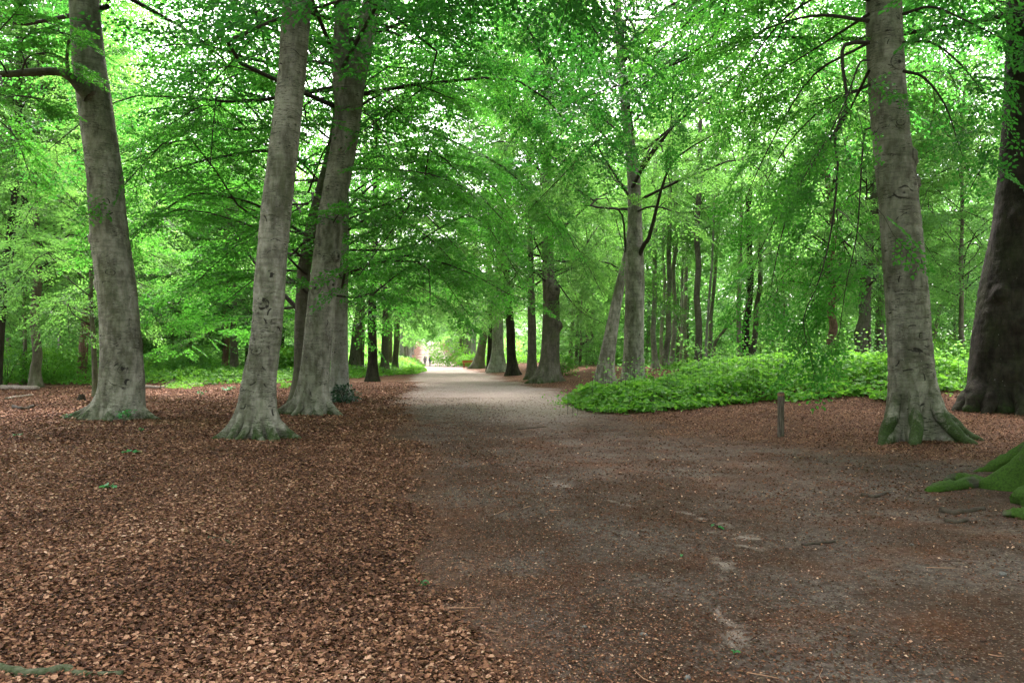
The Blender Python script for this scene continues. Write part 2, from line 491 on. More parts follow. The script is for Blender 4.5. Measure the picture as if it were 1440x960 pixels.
# ------------------------------------------------------------------ trunks
def trunk_mesh(name, axis, rad, mat, ns=40, dz=.12, roots=(), rough=1.0, scars=(), knots=(), seed=0, flare=.32, mossbase=.25, ztop_fine=8.0, mossroots=0.0):
    """axis: (k,3) local points (z up), rad: (k,). Radii carry the root lobes, wrinkles, knots and scars as real relief."""
    axis = np.asarray(axis, float); rad = np.asarray(rad, float)
    ztop = axis[-1, 2]
    za = np.arange(-.25, min(ztop, ztop_fine), dz)
    zb = np.arange(min(ztop, ztop_fine), ztop, max(dz * 4, .3))
    z = np.concatenate([za, zb, [ztop]])
    zz = np.linspace(axis[0, 2], ztop, 240)
    k = max(3, int(240 * .035)) | 1
    ker = np.hanning(k + 2)[1:-1]; ker /= ker.sum()

    def sm(col):
        q = np.interp(zz, axis[:, 2], col)
        q = np.convolve(np.pad(q, k // 2, mode='reflect', reflect_type='odd'), ker, 'valid')
        return np.interp(z, zz, q)
    cx, cy = sm(axis[:, 0]), sm(axis[:, 1])
    r = np.maximum(sm(rad) * .92, .015)
    th = np.arange(ns) * 2 * math.pi / ns
    zc = np.maximum(z, 0)[:, None]
    R = r[:, None] * np.ones(ns)
    R = R * (1 + flare * np.exp(-zc / (.5 * rad[0] + .15)))
    moss = np.full(R.shape, 0.0) + mossbase * np.exp(-zc / .45)
    for (t0, A, h, w) in roots:
        d = (th - t0 + math.pi) % (2 * math.pi) - math.pi
        sway = d[None] + .12 * np.sin(zc * 5 + t0 * 3)
        lobe = np.exp(-(sway / (w * (1 + .45 * zc / h))) ** 2) * np.exp(-(zc / h) ** .95)
        R = R + A * lobe
        moss = moss + (mossroots + .25) * np.exp(-(sway / (w * 1.5)) ** 2) * np.exp(-zc / (h * .9)) * 1.2
    ct, st = np.cos(th)[None], np.sin(th)[None]
    rr = r[:, None]
    X, Y, Z = ct * rr, st * rr, z[:, None] * np.ones_like(ct)
    R = R + rough * rr * (.11 * (fbm(X * 1.6 + seed, Y * 1.6, Z * .7, o=3) - .5))
    R = R + rough * .018 * (fbm(X * 5 + seed, Y * 5, Z * 3, o=3) - .5)
    if ns >= 90:
        wr = fbm(X * 2.2 + seed, Y * 2.2, Z * 11, o=2)
        R = R - rough * .012 * np.clip(1 - abs(wr - .5) * 14, 0, 1)
    scar = np.zeros(R.shape)
    for (t0, z0, a, kind) in scars:
        d = (th - t0 + math.pi) % (2 * math.pi) - math.pi
        q1 = fbm(X * 9 + z0 * 7, Y * 9, Z * 9, o=2) - .5; q2 = fbm(X * 9 + 40, Y * 9 + z0, Z * 9, o=2) - .5
        u = (r[:, None] * d[None]) / a + .45 * q1
        v = (z[:, None] - z0) / a + .4 * q2
        if kind == 0:      # eyebrow over an old branch
            ln = .85 * np.exp(-((v - .45 + .55 * u * u) / .075) ** 2) * ss(1.35, .9, abs(u))
            scar = np.maximum(scar, ln * .85 * ss(-.25, .25, q2)); R = R - .010 * ln
            R = R + .006 * np.exp(-(u * u + v * v) * 2.2)
        elif kind == 1:    # healed eye
            q = np.sqrt((u / 1.0) ** 2 + (v / .62) ** 2)
            ln = .8 * np.exp(-((q - .85) / .12) ** 2) * ss(-.2, .25, q1 + .12) + .6 * np.exp(-(q / .3) ** 2)
            scar = np.maximum(scar, np.clip(ln, 0, 1)); R = R + .008 * np.exp(-((q - .55) / .35) ** 2) - .012 * np.exp(-(q / .3) ** 2)
        elif kind == 2:    # sideways crease
            ln = np.exp(-((v + .15 * u + .1 * np.sin(u * 4 + t0)) / .05) ** 2) * ss(1.5, .7, abs(u))
            scar = np.maximum(scar, ln * .75 * ss(-.3, .2, q1)); R = R - .008 * ln
        elif kind == 3:    # short cut, tilted or bowed
            ca, sa = math.cos(t0 * 7 + z0 * 5), math.sin(t0 * 7 + z0 * 5)
            p, q = u * ca + v * sa, -u * sa + v * ca
            ln = np.exp(-((q - .25 * p * p) / .17) ** 2) * ss(1.1, .8, abs(p))
            scar = np.maximum(scar, ln); R = R - .012 * ln
        elif kind == 4:    # rough blackened patch
            q = np.exp(-(u * u + (v / .8) ** 2) * 1.6)
            nn = fbm(X * 16 + seed, Y * 16, Z * 20, o=3)
            scar = np.maximum(scar, ss(.25, .6, q) * ss(.46, .56, nn)); R = R + q * .045 * (.5 - nn)
    for (t0, z0, a, bulge) in knots:
        d = (th - t0 + math.pi) % (2 * math.pi) - math.pi
        u = (r[:, None] * d[None]) / a
        v = (z[:, None] - z0) / a
        q = np.sqrt(u * u + v * v)
        R = R + bulge * np.exp(-(q / .9) ** 2.4) - bulge * .45 * np.exp(-(q / .35) ** 2)
        scar = np.maximum(scar, .9 * np.exp(-(q / .28) ** 2) + .5 * np.exp(-((q - 1.0) / .14) ** 2))
    V = np.stack([cx[:, None] + R * ct, cy[:, None] + R * st, Z], -1)
    n = len(z)
    i = np.arange(n - 1)[:, None] * ns; j = np.arange(ns)[None]; kk = (j + 1) % ns
    f = np.stack([i + j, i + kk, i + ns + kk, i + ns + j], -1)
    mb = MB()
    mb.add(V, f, 0, np.clip(scar, 0, 1).ravel(), np.clip(moss, 0, 1.4).ravel())
    return mb


# ------------------------------------------------------------------ foliage
def make_spray(rng, leaf, step, side_step, curl=.12):
    P, D, S, tw = [], [], [], []

    def twig(a, d, length, first):
        nl = max(2, int(length / step))
        for k in range(nl):
            t = (k + .6) / nl * length
            if t < first:
                continue
            sgn = 1 if k % 2 else -1
            an = sgn * rng.uniform(.6, 1.0)
            dd = np.array([d[0] * math.cos(an) - d[1] * math.sin(an), d[0] * math.sin(an) + d[1] * math.cos(an), rng.normal(0, .18)])
            p = a + d * t
            P.append([p[0], p[1], -curl * p[0] ** 2 + p[2]]); D.append(dd); S.append(leaf * rng.uniform(.7, 1.2))
        e = a + d * length
        P.append([e[0], e[1], -curl * e[0] ** 2]); D.append([d[0], d[1], -.1]); S.append(leaf * rng.uniform(.8, 1.1))
        tw.append([[a[0], a[1], -curl * a[0] ** 2], [e[0], e[1], -curl * e[0] ** 2]])
    twig(np.zeros(3), np.array([1.0, rng.uniform(-.06, .06), 0]), 1.0, .1)
    x, sg = .1, 1
    while x < .92:
        an = sg * rng.uniform(.65, .95)
        twig(np.array([x, 0, 0.0]), np.array([math.cos(an), math.sin(an), 0]), .46 * (1 - .62 * x) * rng.uniform(.75, 1.2), .03)
        x += side_step * rng.uniform(.8, 1.2); sg = -sg
    return np.array(P), np.array(D), np.array(S), np.array(tw)


SPRAY = {}
_r = np.random.default_rng(11)
for lod, (lf, st, sd) in {'near': (.078, .052, .085), 'mid': (.115, .085, .13), 'far': (.19, .15, .2)}.items():
    SPRAY[lod] = [make_spray(_r, lf, st, sd) for _ in range(5)]


def place_sprays(mb, rng, O, Fd, sc, lod, lmat=0, tmat=1, tint0=.5, tvar=.28, updev=.3, twigs=True):
    O = np.asarray(O, float); Fd = np.asarray(Fd, float); sc = np.asarray(sc, float)
    n = len(O)
    up = np.array([0, 0, 1.0]) + rng.normal(0, updev, (n, 3))
    steep = abs(Fd[:, 2]) / (np.linalg.norm(Fd, axis=1) + 1e-9) > .85
    up[steep] = rng.normal(0, 1, (steep.sum(), 3)) * [1, 1, .2]
    f, s, nn = basis(Fd, up)
    which = rng.integers(0, 5, n)
    clump = np.clip(tint0 + rng.normal(0, tvar * .45, n), 0, 1)
    for w in range(5):
        k = np.where(which == w)[0]
        if not len(k):
            continue
        P, D, S, tw = SPRAY[lod][w]
        mirror = np.where(rng.random(len(k)) < .5, -1, 1)[:, None, None]
        a, b, c = f[k][:, None], s[k][:, None] * mirror, nn[k][:, None]
        q = sc[k][:, None, None]
        pw = O[k][:, None] + q * (P[None, :, 0:1] * a + P[None, :, 1:2] * b + P[None, :, 2:3] * c)
        dw = D[None, :, 0:1] * a + D[None, :, 1:2] * b + D[None, :, 2:3] * c
        m = len(k) * len(P)
        nw = np.repeat(c, len(P), 1) + rng.normal(0, .45, (len(k), len(P), 3))
        keep = rng.random(m) < .93
        tt = np.repeat(clump[k], len(P)) + rng.normal(0, tvar * .6, m)
        Ls = np.tile(S, len(k)) * rng.uniform(.85, 1.15, m)
        leaves(mb, pw.reshape(-1, 3)[keep], dw.reshape(-1, 3)[keep], nw.reshape(-1, 3)[keep], Ls[keep], lmat, np.clip(tt, 0, 1)[keep], simple=(lod != 'near'), width=.31 if lod == 'near' else .36)
        if twigs:
            tw_ = tw if lod == 'near' else tw[:1]
            A = O[k][:, None] + q * (tw_[None, :, 0, 0:1] * a + tw_[None, :, 0, 1:2] * b + tw_[None, :, 0, 2:3] * c)
            B = O[k][:, None] + q * (tw_[None, :, 1, 0:1] * a + tw_[None, :, 1, 1:2] * b + tw_[None, :, 1, 2:3] * c)
            wd = .004 if lod == 'near' else .007
            side = np.cross(B - A, c); side /= np.linalg.norm(side, axis=-1, keepdims=True) + 1e-9
            V = np.stack([A - side * wd, A + side * wd, B + side * wd * .4, B - side * wd * .4], 2).reshape(-1, 3)
            mb.add(V, np.arange(len(V)).reshape(-1, 4), tmat, 0.0)


def foliate(mb, rng, pts, r0, lod, sub_step=.6, sub_len=1.8, start=.25, droop=.12, spray_step=.42, ssc=(.7, 1.1), tint0=.5, tube_mat=1, ns=7, r1=.012, ang=(.65, 1.1), twigs=True, updev=.32, density=1.0, limbtube=True):
    pts = np.asarray(pts, float)
    n = len(pts)
    seg = np.linalg.norm(np.diff(pts, axis=0), axis=1)
    s = np.concatenate([[0], np.cumsum(seg)]); L = s[-1]
    rad = r0 + (r1 - r0) * (s / L) ** .8
    if limbtube:
        tube(mb, pts, rad, ns, tube_mat)
    O, Fd, Sc = [], [], []
    x, sg = start * L, rng.choice([-1, 1])
    while x < L:
        t = x / L
        p = np.array([np.interp(x, s, pts[:, i]) for i in range(3)])
        q = np.array([np.interp(min(x + .05 * L, L), s, pts[:, i]) for i in range(3)])
        p0 = np.array([np.interp(max(x - .05 * L, 0), s, pts[:, i]) for i in range(3)])
        T = q - p0; T /= np.linalg.norm(T) + 1e-9
        up = np.array([0, 0, 1.0])
        side = np.cross(up, T)
        if np.linalg.norm(side) < .3:
            an = rng.uniform(0, 6.28); side = np.array([math.cos(an), math.sin(an), 0])
        side /= np.linalg.norm(side)
        a = rng.uniform(*ang)
        d = T * math.cos(a) + sg * side * math.sin(a) + np.array([0, 0, rng.normal(0, .12)])
        d /= np.linalg.norm(d)
        l = sub_len * (1 - .55 * t) * rng.uniform(.65, 1.2)
        u = np.linspace(0, 1, 4)[:, None]
        sp = p + d * l * u - np.array([0, 0, 1]) * droop * l * u ** 2 + side * sg * 0
        sp[1:] += rng.normal(0, .03 * l, (3, 3))
        tube(mb, sp, np.linspace(max(.35 * np.interp(x, s, rad), r1 * .8), .004, 4), 4, tube_mat)
        k = max(1, int(l / spray_step * density))
        for j in range(k):
            uu = .15 + .85 * (j + rng.uniform(.2, .8)) / k
            o = np.array([np.interp(uu, u[:, 0], sp[:, i]) for i in range(3)])
            b = rng.uniform(.4, .9) * (1 if j % 2 else -1)
            sd = np.cross(up, d); sd /= np.linalg.norm(sd) + 1e-9
            fd = d * math.cos(b) + sd * math.sin(b); fd[2] -= droop * 1.2 * rng.uniform(.3, 1.6)
            O.append(o); Fd.append(fd); Sc.append(rng.uniform(*ssc))
        O.append(sp[-1]); fd = d.copy(); fd[2] -= droop; Fd.append(fd); Sc.append(rng.uniform(*ssc))
        x += sub_step * rng.uniform(.7, 1.3); sg = -sg
    O.append(pts[-1]); Fd.append(pts[-1] - pts[-2]); Sc.append(ssc[1])
    place_sprays(mb, rng, O, Fd, Sc, lod, 0, tube_mat, tint0, updev=updev, twigs=twigs)


def crown_mesh(name, seed, H, base, R, nl, lod, lmat, shape='dome', rise=.35, sub_step=.6, sub_len=1.9, droop=.14, lenvar=.25, r0=.07, sag=.25, density=1.0, ssc=(.7, 1.1), tpow=1.3):
    rng = np.random.default_rng(seed)
    mb = MB()
    az = rng.uniform(0, 6.28)
    for i in range(nl):
        t = (i + rng.uniform(0, 1)) / nl
        z = base + (H - base) * t ** tpow * .93
        if shape == 'dome':
            w = R * max(.22, 1 - .95 * max(0, t - .18)) * (.8 + .2 * min(1, t / .15))
        elif shape == 'wide':
            w = R * math.sqrt(max(.05, 1 - (max(0, t - .25) / .78) ** 2))
        else:
            w = R * (1 - .65 * t) * (.6 + .4 * min(1, t / .15))
        w *= rng.uniform(1 - lenvar, 1 + lenvar)
        az += 2.4 + rng.normal(0, .3)
        d = np.array([math.cos(az), math.sin(az), 0])
        up = rise * (.25 + 1.3 * t) * w
        p = np.array([[0, 0, z], d * w * .35 + [0, 0, z + up * .75], d * w * .72 + [0, 0, z + up * .95], d * w + [0, 0, z + up - sag * w]])
        side = np.array([-d[1], d[0], 0])
        p[1:3] += side * rng.normal(0, .15 * w, (2, 1)) + np.array([0, 0, 1.0]) * rng.normal(0, .08 * w, (2, 1))
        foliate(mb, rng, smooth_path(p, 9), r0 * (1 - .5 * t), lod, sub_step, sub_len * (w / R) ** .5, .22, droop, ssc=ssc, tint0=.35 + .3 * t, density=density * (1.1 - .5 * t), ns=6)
    return mb.mesh(name, [M[lmat], M['twig']], smooth=(1,))


CR = {}
for i in range(3):
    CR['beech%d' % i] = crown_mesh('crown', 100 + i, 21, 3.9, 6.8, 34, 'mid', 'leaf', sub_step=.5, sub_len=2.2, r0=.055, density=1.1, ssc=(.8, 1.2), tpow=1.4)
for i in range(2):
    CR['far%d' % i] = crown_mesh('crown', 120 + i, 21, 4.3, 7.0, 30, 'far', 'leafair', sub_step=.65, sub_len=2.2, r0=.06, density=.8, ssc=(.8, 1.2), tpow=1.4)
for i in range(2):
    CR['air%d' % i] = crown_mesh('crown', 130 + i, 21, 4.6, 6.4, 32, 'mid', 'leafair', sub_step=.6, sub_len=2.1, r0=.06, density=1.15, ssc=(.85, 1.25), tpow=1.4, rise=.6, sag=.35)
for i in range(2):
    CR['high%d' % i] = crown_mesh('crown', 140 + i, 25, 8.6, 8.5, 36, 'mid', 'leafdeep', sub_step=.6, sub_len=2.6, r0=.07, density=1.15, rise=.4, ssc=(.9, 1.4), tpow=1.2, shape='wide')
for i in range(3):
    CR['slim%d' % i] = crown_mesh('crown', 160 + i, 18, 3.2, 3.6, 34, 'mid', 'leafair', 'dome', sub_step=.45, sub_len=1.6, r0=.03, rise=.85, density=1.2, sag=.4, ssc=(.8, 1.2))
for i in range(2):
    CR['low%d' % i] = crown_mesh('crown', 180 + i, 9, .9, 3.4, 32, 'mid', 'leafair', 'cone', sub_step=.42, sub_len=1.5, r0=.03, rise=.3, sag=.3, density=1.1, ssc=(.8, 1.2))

TREES = {}
GENERIC_ROOTS = lambda rng, r, n=5: [(2 * math.pi * (k + rng.uniform(-.3, .3)) / n, r * rng.uniform(.25, .6), .22 + .25 * r, .26) for k in range(n)]


def make_tree(key, label, trace, d=None, base=None, mat='beech', crown=None, cs=1.0, group=None, name='beech_tree', cat='tree', H=20, ns=26, dz=.2, roots=None, scars=(), knots=(), rough=1.0, moss=.3, mossroots=0.0, flare=.16, crot=None, coff=0.0, dense=None):
    """trace: [(px, py, width px)] from the foot up, seen at distance d (or the distance of the ground under the base pixel)."""
    rng = np.random.default_rng(sum(map(ord, key)) * 7 + len(key))
    if d is None:
        d = ground_at(*base)[1]
    if name in ('pole_tree', 'woodland_tree') and len(trace) >= 3:
        jt = np.random.default_rng(len(label) * 31 + int(trace[0][0]))
        w0 = trace[0][2]
        tr = [trace[0]]
        for a, b in zip(trace[:-1], trace[1:]):
            tr.append(((a[0] + b[0]) / 2 + jt.normal(0, .16) * w0, (a[1] + b[1]) / 2, (a[2] + b[2]) / 2))
            tr.append((b[0] + jt.normal(0, .12) * w0, b[1], b[2]))
        trace = tr
    pts = np.array([at(px, py, d) for px, py, w in trace])
    rad = np.array([w * .5 * d / F for px, py, w in trace])
    gx, gy = pts[0, 0], d
    gz = float(terrain(gx, gy))
    loc = np.array([gx, gy, gz])
    loc_pts = pts - loc
    a0 = loc_pts[0].copy(); a0[2] = -.3
    keep = loc_pts[:, 2] > .1
    ax = np.vstack([a0[None], loc_pts[keep]]); rr = np.concatenate([[rad[0]], rad[keep]])
    # carry the stem on above the frame, straightening as it goes
    dirn = ax[-1] - ax[-2]; dirn = dirn / max(dirn[2], .2)
    top = ax[-1]
    rem = max(H - top[2], 1.5)
    for u in (.33, .66, 1.0):
        ax = np.vstack([ax, [top[0] + dirn[0] * rem * (u - .35 * u * u) + rng.normal(0, .15), top[1] + rng.normal(0, .2), top[2] + rem * u]])
        rr = np.append(rr, rr[len(rr) - 1] * (.78 if u < 1 else .15))
    t = thing(name, label, cat, loc, group)
    if roots is None:
        roots = GENERIC_ROOTS(rng, rad[0])
    tm = trunk_mesh('trunk', ax, rr, mat, ns, dz, roots, rough, scars, knots, seed=rng.uniform(0, 99), mossbase=moss, mossroots=mossroots, flare=flare)
    tm.obj('trunk', [M[mat]], t)
    if crown:
        o = link('crown', CR[crown], t)
        zc = 6 * cs
        o.location = (np.interp(zc, ax[:, 2], ax[:, 0]), np.interp(zc, ax[:, 2], ax[:, 1]), coff)
        o.scale = (cs, cs, cs)
        o.rotation_euler = (0, 0, rng.uniform(0, 6.28) if crot is None else crot)
        if dense:
            o2 = link('crown', CR[dense], t)
            o2.location = o.location + mathutils.Vector((0, 0, .7 if key == 'E' else 6.5 * cs))
            o2.scale = (cs * .93,) * 3
            o2.rotation_euler = (0, 0, rng.uniform(0, 6.28))
    TREES[key] = (t, loc, ax, rr, d)
    return t


def scar_set(seed, n, front=-math.pi / 2, zmax=8.0, spread=1.5, big=.16):
    r = np.random.default_rng(seed)
    out = []
    for i in range(n):
        kind = r.choice([0, 0, 0, 1, 2, 2, 2, 3, 3, 3, 3], p=None)
        a = {0: r.uniform(.10, big), 1: r.uniform(.05, .13), 2: r.uniform(.10, .34), 3: r.uniform(.03, .09), 4: r.uniform(.15, .3)}[int(kind)]
        zz = r.uniform(.5, 2.6) if kind == 3 and r.random() < .75 else r.uniform(.6, zmax)
        out.append((front + r.uniform(-spread, spread), zz, a, int(kind)))
    return out




def spur(key, theta, reach, z0=.62, r0=.13, moss=.6, drop=.0, r1=.055, bend=0.0, mat='beech'):
    """A root spur that leaves the stem at height z0 and runs down into the soil."""
    t, loc, ax, rr, d = TREES[key]
    cx, cy = np.interp(.3, ax[:, 2], ax[:, 0]), np.interp(.3, ax[:, 2], ax[:, 1])
    R0 = rr[0] * 1.02
    c, s_ = math.cos(theta), math.sin(theta)
    def P(q, z, b=0.0):
        x, y = cx + c * q - s_ * b, cy + s_ * q + c * b
        return [x, y, z + float(terrain(loc[0] + x, loc[1] + y)) - loc[2]]
    pts = smooth_path([P(R0 * .72, z0 + .22), P(R0 * .92, z0 * .78), P(R0 + reach * .30, z0 * .40), P(R0 + reach * .68, z0 * .10, bend * .5), P(R0 + reach, -.03 - drop, bend), P(R0 + reach * 1.25, -.14, bend * 1.6)], 22)
    rad = np.interp(np.linspace(0, 1, 22), [0, .3, .7, 1], [r0 * .7, r0, r0 * .72, r1])
    mb = MB()
    u = np.linspace(0, 1, 22)
    tube(mb, pts, rad, 20, 0, 0, np.repeat(moss * (.35 + .65 * ss(.0, .6, u)), 20), lump=.22, seed=theta * 9 + len(key))
    return mb.obj('root', [M[mat]], t)


FR = -math.pi / 2   # the side that faces the camera

# ---- the big trees close by
make_tree('A', 'grey beech with a horizontal limb, bowed stem and sapling at its foot', [(166, 586, 66), (172, 541, 62), (170, 480, 57), (164, 400, 55), (154, 335, 54), (148, 250, 52), (134, 150, 49), (124, 80, 46), (118, 0, 43)],
          base=(164, 588), crown='high0', coff=2.0, crot=2.4, H=26, ns=250, dz=.019, flare=.18, mossroots=.15,
          roots=[(FR - 1.35, 0.50, .30, 0.136), (FR - .75, 0.28, .28, 0.150), (FR + .2, 0.14, .25, 0.204), (FR + .75, 0.25, .28, 0.136), (FR + 1.3, 0.37, .26, 0.122), (1.2, 0.32, .3, 0.204)],
          scars=scar_set(1, 44) + [(FR + .6, 1.35, .14, 4), (FR + .75, .95, .12, 4), (FR, 3.55, .3, 2), (FR - .1, 3.4, .24, 0), (FR - .2, .95, .35, 2)], knots=[(FR - 1.3, 3.45, .16, .07), (FR + .5, 1.25, .1, .04), (FR - 1.2, 4.6, .12, .06)])
make_tree('B', 'grey beech stem leaning to the path, covered in carved scars, with spread dark roots', [(364, 612, 56), (363, 541, 51), (371, 500, 47), (377, 450, 45), (379, 400, 46), (388, 300, 45), (400, 200, 44), (411, 100, 42), (418, 0, 42)],
          base=(362, 615), crown='high1', H=24, ns=250, dz=.018, flare=.18, mossroots=.25,
          roots=[(FR - 1.25, 0.54, .30, 0.136), (FR - .65, 0.30, .26, 0.109), (FR - .2, 0.27, .24, 0.095), (FR + .25, 0.27, .26, 0.102), (FR + .75, 0.43, .28, 0.116), (FR + 1.3, 0.49, .28, 0.122), (1.5, 0.41, .3, 0.204)],
          scars=scar_set(2, 56) + [(FR - .1, 2.7, .2, 4), (FR + .3, 3.3, .12, 4), (FR - .2, 1.75, .13, 1), (FR + .1, 1.95, .2, 2)], knots=[(FR - .1, .16, .09, .05)])
make_tree('C', 'forked grey beech with a broken knot, just behind the leaning scarred one', [(440, 578, 50), (440, 555, 46), (445, 500, 43), (453, 420, 42), (461, 350, 41), (466, 300, 40), (485, 200, 40), (493, 125, 40), (505, 90, 32), (515, 50, 27), (522, 0, 26)],
          base=(437, 581), crown='high0', H=24, ns=200, dz=.024, flare=.18, mossroots=.2,
          roots=[(FR - 1.2, 0.34, .34, 0.136), (FR - .4, 0.12, .25, 0.136), (FR + .4, 0.14, .22, 0.136), (FR + 1.1, 0.23, .25, 0.136), (1.5, 0.25, .3, 0.204)],
          scars=scar_set(3, 40), knots=[(FR + 1.0, 4.4, .16, .12), (FR + .9, 3.6, .15, .06), (FR - .3, 3.5, .16, .04), (FR + .1, 7.4, .1, .05)])
make_tree('R', 'grey beech standing alone by the short wooden post, with four mossy root spurs', [(1276, 622, 84), (1283, 560, 66), (1281, 520, 62), (1277, 440, 60), (1270, 350, 58), (1264, 280, 56), (1254, 200, 54), (1247, 120, 54), (1244, 60, 53), (1242, 0, 50)],
          base=(1278, 616), crown='high1', H=24, ns=250, dz=.017, mossroots=.2, moss=.12, flare=.06,
          roots=[(FR - 1.0, 0.49, .34, 0.129), (FR - .32, 0.57, .36, 0.116), (FR + .55, 0.57, .38, 0.116), (FR + 1.15, 0.70, .34, 0.116), (1.3, 0.54, .3, 0.204)],
          scars=scar_set(4, 50) + [(FR - .1, 4.05, .22, 0), (FR - .2, 4.5, .2, 1), (FR + .1, 5.0, .18, 0)], knots=[(FR + 1.05, 5.2, .17, .10), (FR + 1.25, 4.75, .14, .08), (FR + .2, 6.9, .14, .05)])
make_tree('DK', 'huge dark old trunk at the frame edge beyond the lone beech', [(1416, 566, 104), (1412, 530, 92), (1413, 480, 90), (1424, 400, 88), (1440, 320, 82), (1447, 250, 80), (1452, 100, 74), (1452, 0, 70)],
          base=(1405, 572), mat='dark', crown='high0', H=25, ns=120, dz=.05, mossroots=.1, moss=.1, flare=.12,
          roots=[(FR - 1.3, .5, .5, .22), (FR - .7, .25, .4, .2), (FR, .35, .35, .2), (FR + .6, .3, .4, .2), (FR + 1.3, .4, .4, .2)],
          scars=scar_set(5, 12, big=.3), rough=1.4, knots=[(FR - .2, 1.9, .24, .16), (FR - .9, 2.6, .2, .14), (FR - 1.25, .35, .25, .18), (FR + .2, 1.4, .25, .14), (FR - .7, 4.4, .22, .12), (FR - .4, .8, .2, .12)])
make_tree('D', 'dark beech half hidden behind the forked beech', [(420, 568, 30), (424, 520, 23), (424, 450, 21), (427, 380, 20), (438, 320, 19), (454, 260, 18), (470, 200, 17), (484, 100, 15), (490, 0, 13)],
          d=24.5, mat='oldbeech', crown='beech1', cs=.88, H=22, ns=48, dz=.1)
make_tree('E', 'pale smooth beech stem with an ivy bush at its foot', [(478, 562, 34), (477, 540, 28), (478, 450, 23), (480, 400, 21), (482, 300, 19), (484, 150, 16), (485, 0, 13)],
          base=(478, 564), mat='pale', crown='beech0', H=22, ns=64, dz=.08, scars=scar_set(6, 14, big=.1))

for key, rows, mo in [('A', [(-1.4, .74, .46, .12), (-.8, .36, .40, .11), (.15, .2, .32, .1), (.7, .3, .40, .11), (1.35, .46, .42, .1), (1.3 + 1.6, .5, .4, .1)], .55),
                      ('B', [(-1.35, .40, .46, .11), (-.7, .28, .42, .10), (-.2, .25, .38, .085), (.3, .27, .40, .09), (.8, .36, .44, .10), (1.4, .42, .44, .11)], .65),
                      ('C', [(-1.25, .6, .5, .12), (-.4, .25, .4, .1), (.5, .3, .4, .1), (1.2, .45, .45, .11)], .55),
                      ('R', [(-1.05, .44, .62, .125), (-.35, .5, .66, .12), (.5, .52, .70, .125), (1.12, .52, .60, .115), (2.4, .5, .6, .13)], 1.0)]:
    for th_, reach, z0, r0 in rows:
        spur(key, FR + th_, reach, z0, r0, mo, bend=.12 * math.sin(th_ * 5))

for th_, reach, z0, r0 in [(-1.45, .42, .5, .19), (-.9, .3, .55, .17), (-.25, .3, .45, .16), (.35, .36, .55, .17), (.95, .3, .45, .16)]:
    spur('DK', FR + th_, reach, z0, r0, .12, r1=.08, bend=.15 * math.sin(th_ * 7), mat='dark')

# ---- the row going away on the ivy side
make_tree('F', 'stout short-looking trunk between the ivy-foot beech and the dark straight trunk', [(499, 524, 21), (499, 500, 16), (502, 460, 14), (507, 430, 11), (509, 390, 10), (511, 300, 9)], base=(499, 526), mat='oldbeech', crown='air1', H=28, cs=1.33, ns=36, scars=[(FR, 1.6, .3, 2), (FR, 1.2, .25, 1)])
make_tree('G', 'dark straight trunk close to the leafy path edge, beside a grass strip', [(524, 534, 20), (524, 510, 15), (523, 450, 13), (525, 400, 11), (527, 330, 10), (528, 250, 8)], base=(523, 536), mat='dark', crown='air0', dense='air1', H=28, cs=1.33, ns=36)
make_tree('H', 'mid brown trunk just past the dark straight one', [(541, 524, 16), (541, 505, 12), (542, 460, 10), (543, 400, 8)], base=(540, 526), mat='oldbeech', crown='far0', H=28, cs=1.33)
make_tree('I', 'slender trunk squeezed between two stouter ones in the row', [(549, 519, 7), (549, 500, 6), (549, 440, 5)], base=(549, 520), mat='thin', crown='far1', H=26, cs=1.2, name='slender_beech')
make_tree('J', 'last dark trunk of the row before the bright ferns', [(555, 521, 13), (556, 505, 9), (558, 480, 9), (559, 420, 7)], base=(554, 522), mat='oldbeech', crown='far0', H=28, cs=1.33)
make_tree('K', 'pale far trunk behind the broken stick and the ferns', [(563, 513, 7), (564, 490, 5), (564, 440, 4)], base=(563, 514), mat='pale', crown='far1', H=28, cs=1.33)
make_tree('K2', 'tan trunk standing back from the row, seen past the stout short one', [(509, 520, 6), (510, 480, 6), (511, 430, 5)], d=70, mat='thin', crown='far1', H=26, cs=1.2)

# ---- the row going away on the bramble side
make_tree('M', 'small far trunk where the path reaches the bright glade', [(649, 512, 12), (649, 495, 9), (650, 460, 7), (650, 420, 6)], base=(648, 513), mat='oldbeech', crown='far0', H=28, cs=1.33)
make_tree('N', 'dark trunk leaning over a spread root, by the red-brown bench', [(672, 517, 19), (676, 495, 14), (683, 455, 11), (686, 410, 9), (688, 360, 7)], base=(674, 518), mat='oldbeech', crown='far1', H=28, cs=1.33, roots=[(math.pi * 1.02, .7, .4, .25), (FR, .3, .3, .25), (0, .35, .3, .25)])
make_tree('N2', 'dim trunk partly behind the broad pale one', [(688, 521, 10), (689, 490, 8), (691, 420, 7)], d=80, mat='dark', crown='far0', H=26, cs=1.2)
make_tree('O', 'broad pale-barked trunk, widest of the row beyond the dark kinked one', [(699, 521, 27), (700, 495, 19), (700, 460, 17), (702, 420, 15), (703, 350, 12), (704, 280, 10)], base=(699, 523), mat='pale', crown='air0', H=28, cs=1.33, ns=40)
make_tree('P', 'dark kinked trunk next to the broad pale one', [(722, 526, 19), (719, 500, 14), (718, 460, 13), (714, 420, 11), (712, 390, 10), (714, 320, 8)], base=(721, 528), mat='dark', crown='air1', dense='air1', H=28, cs=1.33, ns=36)
make_tree('Q', 'straight mossy-footed trunk between the kinked trunk and the buttressed one', [(748, 531, 19), (748, 505, 14), (748, 460, 13), (747, 420, 11), (746, 370, 9), (745, 300, 8)], base=(748, 533), mat='oldbeech', crown='air0', H=28, cs=1.33, ns=40, moss=.6)
